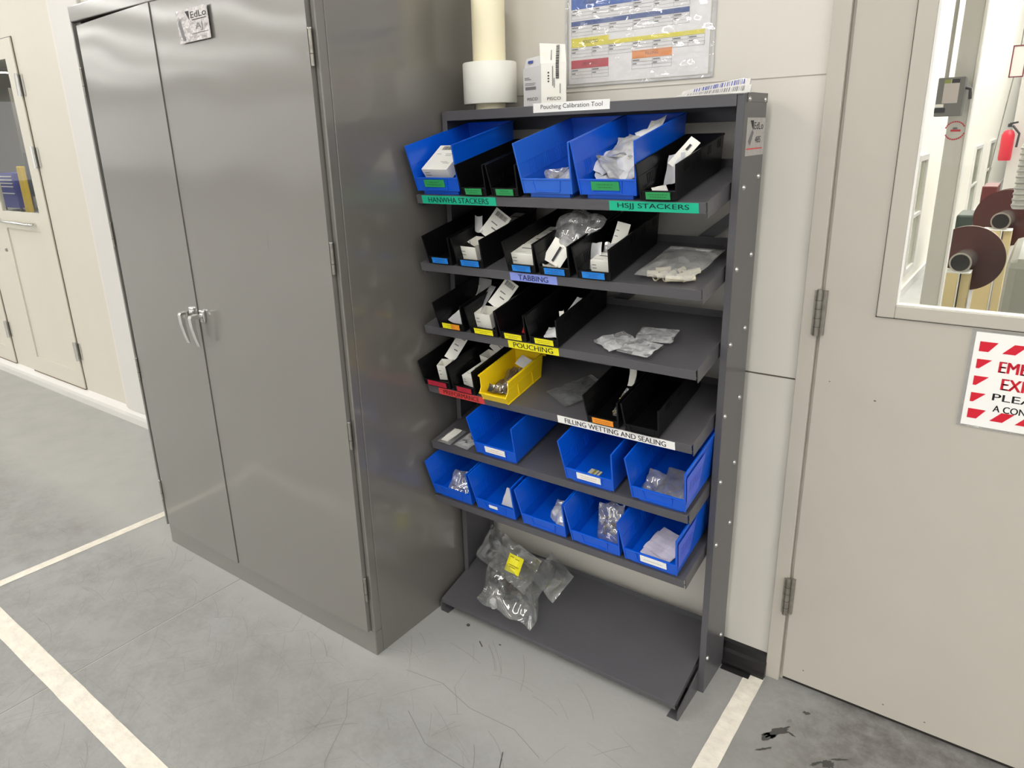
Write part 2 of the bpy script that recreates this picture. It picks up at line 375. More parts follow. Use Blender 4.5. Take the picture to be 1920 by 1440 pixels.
w.box((-4.0, .0, 0), (L2X1 - .01, .1, .088), M_CREAM)
struct(w, 'wall_left')
t = MB(); t.box((-1.560, -.012, .08), (-1.525, 0, CEIL), mat('trim_shade', (214, 206, 200), .4)); t.bev((-1.525, -.022, .08), (-1.22, 0, CEIL), M_TRIMW, .004)
struct(t, 'trim_1')
b = MB(); N = 8
prof = [(0, 0)] + [(-.03 * math.cos(k / N * PI / 2) , .03 + .05 * math.sin(k / N * PI / 2)) for k in range(N + 1)]
prof = [(0, 0), (-.034, 0), (-.034, .038), (-.028, .058), (-.016, .072), (-.004, .084), (0, .088)]
b.prism(prof, -45, -.02, M_TRIMW); struct(b, 'baseboard_left')
b = MB()
prof = [(0, 0), (-.040, 0), (-.042, .012), (-.030, .016), (-.026, .040), (-.016, .046), (-.012, .066), (0, .07)]
b.prism(prof, 1.23, 2.252, M_BLACK)
b.prism([(-.042, 0), (-.062, 0), (-.062, .002), (-.042, .004)], 2.13, 2.215, M_BLACK); struct(b, 'baseboard_back')
c = MB(); c.box((-45, -30, CEIL), (16, 32, CEIL + .1), M_CEIL); struct(c, 'ceiling')
c = MB(); c.box((-45, 30, 0), (16, 30.2, CEIL), M_TRIMW); struct(c, 'wall_rear')
# wall running away behind the door opening, with slotted panels
w = MB(); X = 1.743
w.box((X - .1, .12, 0), (X, 30, CEIL), mat('far_wall_paint', (242, 238, 226), .4)); struct(w, 'wall_right')
w = MB(); w.box((X, 1.0, 0), (X + .02, 30, .09), M_TRIMW); struct(w, 'baseboard_right')
M_PANE = mat('greenish_pane', (150, 152, 128), .2)
for y0, y1, z0, z1 in ((5.67, 6.10, .27, 1.24), (11.4, 12.5, .06, 1.15), (14.3, 15.6, .2, 1.16)):
    q = MB(); q.box((X, y0, z0), (X + .01, y1, z1), M_PANE)
    for a, b_ in (((y0 - .05, z0 - .05), (y1 + .05, z0)), ((y0 - .05, z1), (y1 + .05, z1 + .05)), ((y0 - .05, z0), (y0, z1)), ((y1, z0), (y1 + .05, z1)), ((y0, (z0 + z1) / 2 - .015), (y1, (z0 + z1) / 2 + .015))):
        q.box((X, a[0], a[1]), (X + .03, b_[0], b_[1]), M_TRIMW)
    q.box((X + .028, y0, .5), (X + .029, y0 + .001, .501), M_TRIMW)
    nm = 'window_' + str({5.67: 3, 11.4: 4, 14.3: 5}[y0]); struct(q, nm)

# ------------------------------------------------------------------ lamps overhead
def lamp_row(x, y, L, lbl):
    r = thing('strip_light', lbl, 'ceiling light', (x, y, CEIL), group='long strip lights under the ceiling')
    h = MB(); h.box((-.20, -L / 2, -.06), (.20, L / 2, 0), M_TRIMW); h.build('housing', r)
    d = MB(); d.box((-.17, -L / 2 + .02, -.085), (.17, L / 2 - .02, -.06), M_LAMP); d.build('diffuser', r)
for x, y, L in LAMP_ROWS: lamp_row(x, y, L, 'long white strip light over the shop floor, rightmost rows added as fill')
for x, y, L in BACK_ROWS: lamp_row(x, y, L, 'long white strip light beyond the doors, some rows added for brightness')

# ------------------------------------------------------------------ steel door on the right
def door_right():
    fr = MB()
    fr.bev((2.250, -.016, 0), (2.289, .10, DH + .04), M_DOOR, .002); fr.bev((2.289, .002, 0), (2.296, .10, DH), M_DOOR, .001)
    fr.bev((2.250, -.016, DH + .002), (3.26, .10, DH + .042), M_DOOR, .002); fr.bev((DX1 + .005, -.016, 0), (DX1 + .044, .10, DH + .04), M_DOOR, .002)
    struct(fr, 'trim_2')
    d = thing('door_1', None, None); d['kind'] = 'structure'
    wx0, wx1, wz0, wz1 = 2.452, 3.06, 1.163, 1.93
    p = MB(); y0, y1 = -.006, .040; a, b_ = 2.297, DX1
    p.box((a, y0, .016), (wx0, y1, DH - .01), M_DOOR); p.box((wx1, y0, .016), (b_, y1, DH - .01), M_DOOR)
    p.box((wx0, y0, .016), (wx1, y1, wz0), M_DOOR); p.box((wx0, y0, wz1), (wx1, y1, DH - .01), M_DOOR)
    p.build('door_leaf', d)
    k = MB(); o = .034
    for A, B in (((wx0 - o, wz0 - o * .85), (wx0 + .004, wz1 + o)), ((wx1 - .004, wz0 - o * .85), (wx1 + o, wz1 + o)), ((wx0 + .004, wz0 - o * .85), (wx1 - .004, wz0 + .003)), ((wx0 + .004, wz1 - .003), (wx1 - .004, wz1 + o))):
        k.bev((A[0], y0 - .0075, A[1]), (B[0], y0 + .001, B[1]), M_DOOR, .0025)
    k.box((wx0 + .0042, y0 - .003, wz0 + .0032), (wx0 + .008, y0 + .01, wz1), M_PAPER)
    k.box((wx0 + .008, y0 - .003, wz0 + .0032), (wx1 - .004, y0 + .01, wz0 + .006), M_PAPER)
    fo = k.build('window_frame', d); k = MB()
    k.box((wx0 - o - .002, y0 - .0008, wz0 - o * .85 - .0025), (wx0 - o + .001, y0, wz1 + o), M_GROOVE); k.box((wx0 - o - .002, y0 - .0008, wz0 - o * .85 - .0025), (wx1 + o, y0, wz0 - o * .85), M_GROOVE)
    k.build('frame_seam', fo)
    g = MB(); g.box((wx0, .012, wz0), (wx1, .016, wz1), M_GLASS); g.build('window_pane', d)
    for z in (1.128, .296, 1.94):
        h = MB(); h.tube([(2.2885, -.022, z - .057), (2.2885, -.022, z + .057)], .0075, M_HINGE, 12)
        for q in (-.034, -.012, .012, .034): h.tube([(2.2885, -.022, z + q - .0008), (2.2885, -.022, z + q + .0008)], .0078, M_GROOVE, 12)
        h.tube([(2.2885, -.022, z + .057), (2.2885, -.022, z + .061)], .006, M_HINGE, 10); h.box((2.276, -.018, z - .057), (2.2885, -.0155, z + .057), M_HINGE); h.box((2.2885, -.0155, z - .057), (2.305, -.0055, z + .057), M_HINGE)
        h.build('hinge', d)
    s = MB(); s.box((2.297, .004, .0006), (DX1, .055, .016), mat('gap_shade', (38, 35, 32), .7)); s.build('door_bottom_gap', d)  # dark strip standing in for the shaded gap under the leaf
    # scuff specks
    s = MB()
    for x, z, a in ((2.437, .918, .005), (2.33, .95, .003), (2.56, .05, .004), (2.66, .045, .004), (2.35, .06, .004)):
        s.box((x, y0 - .0005, z), (x + a, y0, z + a * .6), M_GROOVE)
    s.build('scuff_mark', d)
    # sign in a clear sleeve
    sg = MB(); ys = y0 - .0045; x0, x1, z0, z1 = 2.6225, 2.905, .902, 1.124
    sg.box((x0, ys, z0), (x1, ys + .001, z1), M_PAPER)
    yt = ys - .0005
    def para(xa, za, ww, hh, sk, mt=M_SIGNRED):
        sg.quad([(xa, yt, za), (xa + ww, yt, za), (xa + ww + sk, yt, za + hh), (xa + sk, yt, za + hh)], mt)
    ix0, iz0, ix1, iz1 = x0 + .010, z0 + .018, x1 - .010, z1 - .021
    for zz in (iz1 - .023, iz0):
        sg.quad([(ix0, yt, zz), (ix0 + .018, yt, zz), (ix0 + .034, yt, zz + .023), (ix0, yt, zz + .023)], M_SIGNRED)
        for k_ in range(1, 6):
            xa = ix0 - .004 + .0475 * k_
            if xa < ix1 - .02: para(xa, zz, .024, .023, .02)
    for zz in (iz0 + .040, iz0 + .080, iz0 + .120):
        for sgn, xe in ((1, ix0), (-1, ix1)):
            sg.quad([(xe, yt, zz), (xe + sgn * .006, yt, zz), (xe + sgn * .028, yt, zz + .022), (xe, yt, zz + .022)][::sgn], M_SIGNRED)
    xc = (x0 + x1) / 2
    sg.text('EMERGENCY', .176, .026, M_SIGNRED, FRONT(xc, yt, 1.049), .0011); sg.text('EXIT ONLY', .156, .027, M_SIGNRED, FRONT(xc, yt, 1.010), .0011)
    sg.text('PLEASE USE', .180, .0165, M_INK, FRONT(xc, yt, .978), .0004); sg.text('A CONVENIENT EXIT', .176 + .006, .0155, M_INK, FRONT(xc + .006, yt, .951), .0004)
    so = tag(sg.build('emergency_exit_sign'), 'white paper sign with red slanted stripes and red capitals on the steel door', 'sign')
    sl = MB(); sl.box((x0 - .008, y0 - .0042, z0 - .004), (x1 + .008, y0 - .0002, z1 + .004), M_FILMC); sl.build('clear_sleeve', so)
door_right()

# ------------------------------------------------------------------ cream door on the left
def door_left(name, x0, x1, hinges, latch=True):
    d = thing(name, None, None); d['kind'] = 'structure'
    y0, y1 = -.010, .014; z0, z1 = .094, LH - .006
    wx0, wx1, wz0, wz1 = x0 + .10, x1 - .12, 1.212, 2.09
    p = MB()
    p.box((x0 + .004, y0, z0), (wx0, y1, z1), M_CREAM); p.box((wx1, y0, z0), (x1 - .004, y1, z1), M_CREAM)
    p.box((wx0, y0, wz1), (wx1, y1, z1), M_CREAM); p.box((wx0, y0, 1.10), (wx1, y1, wz0), M_CREAM); p.box((wx0, y0, z0), (wx1, y1, .205), M_CREAM)
    p.box((wx0, y0 + .009, .205), (wx1, y1 - .004, 1.10), M_CREAM)
    p.build('door_leaf', d)
    g = MB(); g.box((wx0, -.002, wz0), (wx1, .001, wz1), M_GLASS); g.build('window_pane', d)
    s = MB(); s.box((x1 - .004, -.003, z0), (x1 + .001, .002, z1), M_GROOVE); s.box((x0, -.003, z1), (x1, .002, z1 + .005), M_GROOVE); s.box((x0, -.012, .088), (x1, .002, z0), mat('gap_brown', (120, 100, 84), .8)); s.build('door_gap', d)
    for z in hinges:
        h = MB(); h.box((x1 - .045, y0 - .004, z - .055), (x1 - .008, y0, z + .055), M_HINGE); h.tube([(x1 - .0, y0 - .010, z - .062), (x1 - .0, y0 - .010, z + .062)], .010, M_CHROME, 10)
        h.box((x1 + .006, -.006, z - .055), (x1 + .036, -.002, z + .055), M_CHROME)
        for q in (-.036, -.012, .012, .036): h.box((x1 - .034, y0 - .006, z + q - .004), (x1 - .022, y0 - .004, z + q + .004), M_GROOVE)
        h.build('hinge', d)
    if latch:
        h = MB(); h.tube([(x1 - .21, y0 - .002, 1.143), (x1 - .21, y0 - .03, 1.143), (x1 - .225, y0 - .042, 1.144), (x0 + .06, y0 - .042, 1.152), (x0 + .045, y0 - .03, 1.152), (x0 + .045, y0 - .002, 1.152)], .009, M_CHROME, 10); h.build('pull_handle', d)
        h = MB(); h.tube([(x0 + .02, y0, .949), (x0 + .02, y0 - .010, .949)], [.012, .009], M_HINGE, 12); h.build('lock_cylinder', d)
door_left('door_2', LX0, LX1, (1.941, 1.543, .350))
door_left('door_3', -4.0, L2X1 - .012, (1.94, 1.54, .353), False)

# ------------------------------------------------------------------ grey steel cabinet
def cabinet():
    W_, D, H = 1.219, .612, 2.031
    yf = -.628
    r = thing('storage_cabinet', 'tall grey steel two-door cabinet standing against the wall', 'cabinet', (0, yf, 0))
    b = MB(); t = .012
    b.bev((0, .0302, 0), (t, D, H), M_CAB, .002); b.bev((W_ - t, .0302, 0), (W_, D, H), M_CAB, .002)
    b.box((t, .0302, H - t), (W_ - t, D - t - .0005, H - .001), M_CAB); b.box((t, D - t, 0), (W_ - t, D - .0005, H - .001), M_CAB)
    b.box((t, .0302, .07), (W_ - t, D - t, .08), M_CAB)
    b.bev((0, -.011, H - .048), (W_, .03, H), M_CAB, .003)           # top rail
    b.bev((0, 0, .0), (W_, .03, .088), M_CAB, .003)               # kick rail
    b.bev((0, -.011, .088), (.010, .03, H - .048), M_CAB, .002); b.bev((.010, .004, .088), (.040, .03, H - .048), M_CAB, .002); b.bev((W_ - .016, 0, .088), (W_, .03, H - .048), M_CAB, .003)
    b.build('cabinet_body', r)
    seam = .513
    def door(x0, x1, hx, warp, knobx, kz, s):
        m = MB(); N = 14; NZ = 24; vs = []; fs = []; z0, z1 = .091, H - .050
        for j in range(NZ + 1):
            for i in range(N + 1):
                u = i / N; v = j / NZ
                vs.append((x0 + (x1 - x0) * u + s * (.004 + .018 * v) * (1 - u), -.014 + warp(u, v), z0 + (z1 - z0 - s * .011 * (1 - u)) * v))
        for j in range(NZ):
            for i in range(N): a = j * (N + 1) + i; fs.append((a, a + 1, a + N + 2, a + N + 1))
        m.add(vs, fs, M_CABD, True)
        # returned edges
        for i, idx in enumerate(([j * (N + 1) for j in range(NZ + 1)], [j * (N + 1) + N for j in range(NZ + 1)])):
            for a, c in zip(idx, idx[1:]):
                pa, pc = vs[a], vs[c]; q = [(pa[0], pa[1], pa[2]), (pc[0], pc[1], pc[2]), (pc[0], .012, pc[2]), (pa[0], .012, pa[2])]
                m.add(q, [(0, 1, 2, 3)] if i else [(3, 2, 1, 0)], M_CAB)
        for row in (0, NZ):
            for i in range(N):
                pa, pc = vs[row * (N + 1) + i], vs[row * (N + 1) + i + 1]
                m.add([pa, pc, (pc[0], .012, pc[2]), (pa[0], .012, pa[2])], [(0, 1, 2, 3)], M_CAB)
        d = m.build('cabinet_door', r)
        for z in (1.797, 1.278, .766, .247):
            h = MB(); h.tube([(hx, -.010, z - .042), (hx, -.010, z + .042)], .0045, M_HINGE, 10); h.tube([(hx, -.010, z + .042), (hx, -.010, z + .045)], .0055, M_CHROME, 10)
            h.tube([(hx, -.010, z - .015), (hx, -.010, z - .013)], .0048, M_GROOVE, 10)
            h.build('hinge', d)
        h = MB(); kx = knobx
        h.bev((kx - .012, -.026, kz - .022), (kx + .012, -.014, kz + .020), M_CHROME, .004)
        h.tube([(kx, -.018, kz), (kx, -.040, kz)], [.009, .008], M_CHROME, 12)
        # lever: flat top, tapering downwards
        pr = [(-.036, .010), (-.064, .008), (-.068, .000), (-.066, -.03), (-.058, -.070), (-.050, -.098), (-.047, -.098), (-.050, -.068), (-.054, -.03), (-.052, -.004), (-.036, -.006)]
        h.prism([(y, kz + z) for y, z in pr], kx - .0085, kx + .0085, M_CHROME)
        h.build('lever_handle', d)
        return d
    dl = door(.009, seam - .0012, .010, lambda u, v: -.0035 * u + .007 * (1 - u) - .003 * math.sin(PI * u) * math.sin(2.4 * v), seam - .030, 1.047, 1)
    dr = door(seam + .0012, W_ - .018, W_ - .013, lambda u, v: -.004 * math.sin(PI * u) * (0.5 + 0.5 * math.sin(5 * v + .5)), seam + .030, 1.043, 0)
    # torn silver maker sticker
    s = MB(); ys = -.0215
    Mx = Matrix.Translation((.733, ys, 1.898)) @ Matrix.Rotation(-.02, 4, 'Y')
    s.T = Mx
    s.box((-.077, 0, -.042), (.077, .0008, .042), mat('silver_sticker', (172, 167, 166), .25, metal=.3, bump=.3, bscale=40))
    s.add([(-.03, -.0006, .036), (-.012, -.0006, .036), (-.014, -.0006, .012)], [(0, 1, 2)], M_INK)
    s.quad([(-.072, -.0006, .012), (-.058, -.0006, -.036), (-.045, -.0006, -.036), (-.060, -.0006, .020)], M_INK2)
    s.text('EdLo', .075, .016, M_INK, FRONT(.032, -.0006, .024)); s.quad([(.0, -.0006, .010), (.068, -.0006, .010), (.068, -.0006, .012), (.0, -.0006, .012)], M_INK)
    s.text('AJ', .035, .022, M_INK2, FRONT(.028, -.0006, -.008)); s.quad([(-.01, -.0006, -.024), (.068, -.0006, -.024), (.068, -.0006, -.022), (-.01, -.0006, -.022)], M_INK2)
    s.build('maker_sticker', dr)
cabinet()

# ------------------------------------------------------------------ sloping shelf rack
TH = 0.2106
ZF = dict(S1=1.422, S2=1.225, S3=1.032, S4=.84, S5=.646, S6=.455)
SX0, SX1, YF = 1.240, 2.103, -.335
def SP(s, x, v, n):
    return Vector((x, YF + v * math.cos(TH) - n * math.sin(TH), ZF[s] + v * math.sin(TH) + n * math.cos(TH)))
def rack():
    r = thing('shelving_rack', 'dark grey steel rack of sloping shelves between the cabinet and the steel door', 'shelving rack', (1.23, -.19, 0))
    off = Vector((1.23, -.19, 0))
    zt = 1.650
    for xo, sgn in ((2.126, -1), (1.231, 1)):
        u = MB(); u.T = Matrix.Translation(-off)
        a, b_ = sorted((xo, xo + sgn * .003)); u.box((a, -.190, 0), (b_, -.034, zt), M_RACK)
        a, b_ = sorted((xo, xo + sgn * .018)); u.bev((a, -.1915, 0), (b_, -.1885, zt), M_RACK, .001); u.bev((a, -.036, 0), (b_, -.033, zt), M_RACK, .001)
        up = u.build('upright', r)
        if sgn < 0:
            for y, z in ((-.164, 1.638), (-.052, 1.638), (-.057, 1.462), (-.160, 1.442), (-.066, 1.271), (-.168, 1.249), (-.070, 1.080), (-.174, 1.060), (-.070, .888), (-.176, .868), (-.070, .696), (-.174, .679), (-.070, .508), (-.172, .487), (-.070, .127), (-.178, .116)):
                q = MB(); q.T = Matrix.Translation(-off)
                q.tube([(2.126, y, z), (2.129, y, z), (2.131, y, z)], [.0065, .0055, .002], M_ZINC, 12); q.build('bolt', up)
            s = MB(); s.T = Matrix.Translation(-off)
            s.box((2.126, -.166, 1.513), (2.1268, -.036, 1.598), mat('silver_sticker_dull', (176, 172, 170), .3, metal=.2, bump=.2, bscale=60))
            F = lambda y, z: Matrix.Translation((2.1272, y, z)) @ Matrix.Rotation(PI / 2, 4, 'Z') @ Matrix.Rotation(PI / 2, 4, 'X')
            s.text('EdLo', .066, .016, M_INK, F(-.084, 1.580)); s.text('48S', .040, .015, M_INK, F(-.085, 1.549))
            s.add([(2.1272, -.146, 1.592), (2.1272, -.122, 1.592), (2.1272, -.122, 1.570)], [(0, 1, 2)], M_INK)
            s.quad([(2.1272, -.155, 1.545), (2.1272, -.14, 1.535), (2.1272, -.118, 1.565), (2.1272, -.13, 1.572)], M_INK2)
            s.quad([(2.1272, -.164, 1.527), (2.1272, -.05, 1.527), (2.1272, -.05, 1.530), (2.1272, -.164, 1.530)], M_REDL)
            s.build('maker_sticker', up)
    # top shelf and gusset
    t = MB(); t.T = Matrix.Translation(-off)
    t.bev((1.236, -.193, zt - .003), (2.122, -.030, zt), M_RACK, .001); t.bev((1.250, -.1945, zt - .027), (2.108, -.1915, zt - .0005), M_RACK, .001); t.bev((1.236, -.033, zt - .058), (2.122, -.030, zt), M_RACK, .001)
    t.bev((1.236, -.19, zt - .026), (1.239, -.034, zt), M_RACK, .001); t.bev((2.119, -.19, zt - .026), (2.122, -.034, zt), M_RACK, .001)
    t.bev((2.1255, -.178, zt - .018), (2.1278, -.034, zt + .003), M_RACK, .001)
    ts = t.build('top_shelf', r)
    l = MB(); l.T = Matrix.Translation(-off); l.box((1.559, -.1958, 1.632), (1.789, -.1946, 1.656), M_PAPER)
    l.text('Pouching Calibration Tool', .186, .0145, M_INK, FRONT(1.676, -.1962, 1.6445)); l.build('shelf_label', ts)
    # sloping shelves
    for s in ZF:
        m = MB(); M = Matrix.Translation(Vector((0, YF, ZF[s])) - off) @ Matrix.Rotation(TH, 4, 'X'); m.T = M; D = .298
        m.bev((SX0, 0, -.0025), (SX1, D, 0), M_RACK, .001)
        m.bev((SX0, 0, -.026), (SX1, .0028, -.0005), M_RACK, .001)
        m.bev((SX0, .010, -.026), (SX1, .0125, -.0235), M_RACK, .001)
        for xa in (SX0, SX1 - .0025): m.bev((xa, .012, -.040), (xa + .0025, D, -.0005), M_RACK, .001)
        m.bev((SX0, D - .003, -.02), (SX1, D, .020), M_RACK, .001)
        sh = m.build('shelf', r)
        def lab(x0, x1, txt, mt, tw, ink=M_INK, z0=-.0245, z1=-.0015, tx=None, th=.0155):
            l = MB(); l.T = M; l.box((x0, -.0012, z0), (x1, 0, z1), mt)
            l.text(txt, tw, th, ink, FRONT(tx or (x0 + x1) / 2, -.0016, (z0 + z1) / 2), .0003); l.build('shelf_label', sh)
        if s == 'S1': lab(1.262, 1.527, 'HANWHA STACKERS', M_TEAL, .215, mat('dark_teal_ink', (8, 60, 52), .6)); lab(1.866, 2.088, 'HSJJ STACKERS', M_TEAL, .178, mat('dark_teal_ink', (8, 60, 52), .6))
        if s == 'S2': lab(1.568, 1.718, 'TABBING', M_PERI, .095, mat('navy_ink', (40, 44, 96), .6))
        if s == 'S3': lab(1.556, 1.722, 'POUCHING', M_YELL, .130, M_INK)
        if s == 'S4': lab(1.284, 1.462, 'PREFORMANCE', M_REDL, .140, mat('dark_red_ink', (90, 16, 24), .6)); lab(1.718, 2.060, 'FILLING WETTING AND SEALING', M_PAPER, .295, M_INK)
    # base shelf
    m = MB(); zb = .050; aa = math.atan2(.083, .290); M = Matrix.Translation(Vector((0, YF, zb)) - off) @ Matrix.Rotation(aa, 4, 'X'); m.T = M; D = .300
    m.bev((SX0, 0, -.0025), (SX1 - .005, D, 0), M_RACK, .001); m.bev((SX0, 0, -.020), (SX1 - .005, .0028, -.0005), M_RACK, .001); m.bev((SX0, D - .003, -.02), (SX1 - .005, D, .020), M_RACK, .001)
    for xa in (SX0, SX1 - .0075): m.bev((xa, .01, -.018), (xa + .0025, D, -.0005), M_RACK, .001)
    bs = m.build('base_shelf', r)
    for xo, sg in ((2.107, -1), (1.236, 1)):
        m = MB(); m.T = Matrix.Translation(-off); pl = [(-.333, 0), (-.192, 0), (-.100, .03), (-.034, .10), (-.034, .112), (-.333, .034)]
        m.prism(pl, xo - .0015, xo + .0015, M_RACK)
        a, b_ = sorted((xo, xo + sg * .032)); m.bev((a, -.334, 0), (b_, -.20, .0025), M_RACK, .001)
        m.build('base_bracket', r)
    # diagonal strap behind the shelves
    m = MB(); m.T = Matrix.Translation(-off)
    A = Vector((2.112, -.028, 1.398)); B = Vector((1.26, -.028, .72)); d = (B - A).normalized(); n = Vector((-d.z, 0, d.x)) * .014
    m.hexa([tuple(A - n), tuple(B - n), tuple(B - n + Vector((0, .003, 0))), tuple(A - n + Vector((0, .003, 0))), tuple(A + n), tuple(B + n), tuple(B + n + Vector((0, .003, 0))), tuple(A + n + Vector((0, .003, 0)))], M_RACK)
    m.build('diagonal_brace', r)
rack()

# ------------------------------------------------------------------ bins
def wallhex(m, fo, x_sign, y0, y1, z0, z1, hw, t, mt):
    """tapered side wall: hw(z) outer half width"""
    s = x_sign; p = []
    for z in (z0, z1):
        o, i = s * hw(z), s * (hw(z) - t)
        q = [(o, y0, z), (i, y0, z), (i, y1, z), (o, y1, z)]
        p += q if s < 0 else [(i, y0, z), (o, y0, z), (o, y1, z), (i, y1, z)]
    m.hexa(p, mt)
def shelf_bin(s, xl, xr, kind, label, group, v0=-.010, L=None, lab=None, mt=None, yaw=0.0, sidesheen=False, ptop=None):
    """xl, xr: outer edges at the top of the front"""
    wt = xr - xl; big = kind == 'blue'
    h, lip, foot = (.140, .050, .012) if big else (.087, .025, .004)
    wb = wt - (.020 if big else .012); L = L or (.290 if big else .288); t = .0024
    mt = mt or (M_BLUE if big else M_BLACKP)
    xc = (xl + xr) / 2
    r = thing('storage_bin', label, 'storage bin', SP(s, xc, v0, .0005), (TH, 0, yaw), group)
    hw = lambda z: wb / 2 + (wt - wb) / 2 * (z / h)
    ta = .010 if big else .006                                           # front/back lean
    m = MB()
    yb = lambda z: L - .014 * (1 - z / h)
    yfr = lambda z: ta * (1 - z / h)
    # floor
    m.box((-hw(foot) + .001, yfr(foot), foot), (hw(foot) - .001, yb(foot), foot + t), mt)
    # sides: front edge leaning
    for sg in (-1, 1):
        p = []
        for z in (foot, h):
            o, i = sg * hw(z), sg * (hw(z) - t); a, b_ = (o, i) if sg < 0 else (i, o)
            p += [(a, yfr(z), z), (b_, yfr(z), z), (b_, yb(z), z), (a, yb(z), z)]
        m.hexa(p, mt)
        # rim and front bead
        o = sg * hw(h); a, b_ = sorted((o + sg * .0018, o - sg * t)); m.bev((a, -.001, h - .004), (b_, L, h + .0005), mt, .0008)
        p = []
        for z in (foot, h):
            o = sg * hw(z); a, b_ = sorted((o + sg * .0014, o - sg * (t + .0004)))
            p += [(a, yfr(z) - .0016, z), (b_, yfr(z) - .0016, z), (b_, yfr(z) + .002, z), (a, yfr(z) + .002, z)]
        m.hexa(p, mt)
        # divider slots: long rails and short ribs on the inner faces
        for z in ((h * .66, h * .34) if not big else (h * .62, h * .36)):
            o = sg * (hw(z) - t); a, b_ = sorted((o, o - sg * .0009)); m.box((a, .006, z - .0006), (b_, L - .01, z + .0006), mt)
        for y in [L * q for q in ((.16, .19, .22, .25, .42, .45, .48, .64, .67, .70, .86, .89, .92))]:
            for aa, bb, kk in ((h * .36, h * .62, 0),):
                p = []
                for z in (aa, bb):
                    o = sg * (hw(z) - t); a, b_ = sorted((o, o - sg * .0011)); p += [(a, y - .0007, z), (b_, y - .0007, z), (b_, y + .0007, z), (a, y + .0007, z)]
                m.hexa(p, mt)
                o = sg * hw(h * .5); 
                p = []
                for z in (h * .70, h * .93):
                    o = sg * hw(z); a, b_ = sorted((o, o + sg * .0009)); p += [(a, y - .0007, z), (b_, y - .0007, z), (b_, y + .0007, z), (a, y + .0007, z)]
                if not big: m.hexa(p, mt)
    # back
    p = []
    for z in (foot, h): p += [(-hw(z) + t, yb(z) - t, z), (hw(z) - t, yb(z) - t, z), (hw(z) - t, yb(z), z), (-hw(z) + t, yb(z), z)]
    m.hexa(p, mt)
    m.bev((-wt / 2, L - t - .0005, h - .004), (wt / 2, L + .0015, h + .0005), mt, .0008)
    # front lip
    p = []
    for z in (foot, lip): p += [(-hw(z) + .0005, yfr(z), z), (hw(z) - .0005, yfr(z), z), (hw(z) - .0005, yfr(z) + t, z), (-hw(z) + .0005, yfr(z) + t, z)]
    m.hexa(p, mt)
    m.bev((-hw(lip), yfr(lip) - .0016, lip - .003), (hw(lip), yfr(lip) + t + .001, lip + .0006), mt, .0008)
    # feet
    fw = hw(0) - (.012 if big else .006)
    m.box((-fw, .020, 0), (-fw + .004, L - .03, foot), mt); m.box((fw - .004, .020, 0), (fw, L - .03, foot), mt); m.box((-fw, .018, 0), (fw, .021, foot), mt); m.box((-fw, L - .033, 0), (fw, L - .03, foot), mt)
    m.build('bin_body', r)
    # label holder: low frame on the lip
    k = MB(); ha, hb = (foot + .006, lip - .005) if big else (foot + .001, lip - .0015); lw = .040 if big else hw(.01) - .011
    yy = lambda z: yfr(z) - .0022
    def bar(xa, za, xb, zb, wd=.0016):
        k.hexa([(xa - wd, yy(za), za), (xa + wd, yy(za), za), (xa + wd, yy(za) + .003, za), (xa - wd, yy(za) + .003, za), (xb - wd, yy(zb), zb), (xb + wd, yy(zb), zb), (xb + wd, yy(zb) + .003, zb), (xb - wd, yy(zb) + .003, zb)], mt)
    bar(-lw + .004, ha, -lw, hb); bar(lw - .004, ha, lw, hb); k.box((-lw + .003, yy(ha), ha - .0016), (lw - .003, yy(ha) + .003, ha + .0016), mt)
    ho = k.build('label_holder', r)
    if lab:
        m2, ink, n = lab[:3]; dx = lab[3] if len(lab) > 3 else 0; sc = lab[4] if len(lab) > 4 else 1
        q = MB(); lo = ha + .001; hi = hb - .0005 if not big else hb
        if big: lo = ha + .006; 
        if sc != 1: c_ = (lo + hi) / 2; lo, hi = c_ - (hi - lo) / 2 * sc * 1.1, c_ + (hi - lo) / 2 * sc * 1.1
        w2 = (lw - .003) * sc
        P = lambda x, z, e=0: (x + dx, yy(z) - .0006 - e, z)
        q.hexa([P(-w2, lo), P(w2, lo), (w2 + dx, yy(lo) + .0016, lo), (-w2 + dx, yy(lo) + .0016, lo), P(-w2, hi), P(w2, hi), (w2 + dx, yy(hi) + .0016, hi), (-w2 + dx, yy(hi) + .0016, hi)], m2)
        rr = random.Random(int(xl * 1000))
        for j in range(n):                                               # printed lines too small to read
            z = hi - (hi - lo) * (j + 1) / (n + 1); a = w2 * rr.uniform(.35, .85)
            x = -a
            while x < a:
                e = rr.uniform(.002, .006); q.quad([P(x, z - .0006, .0003), P(min(x + e, a), z - .0006, .0003), P(min(x + e, a), z + .0007, .0003), P(x, z + .0007, .0003)], ink); x += e + .0012
        if 'half orange' in label:
            q.hexa([P(0, lo, .0001), P(w2, lo, .0001), (w2 + dx, yy(lo), lo), (dx, yy(lo), lo), P(0, hi, .0001), P(w2, hi, .0001), (w2 + dx, yy(hi), hi), (dx, yy(hi), hi)], M_ORAN)
        q.build('bin_label', ho)
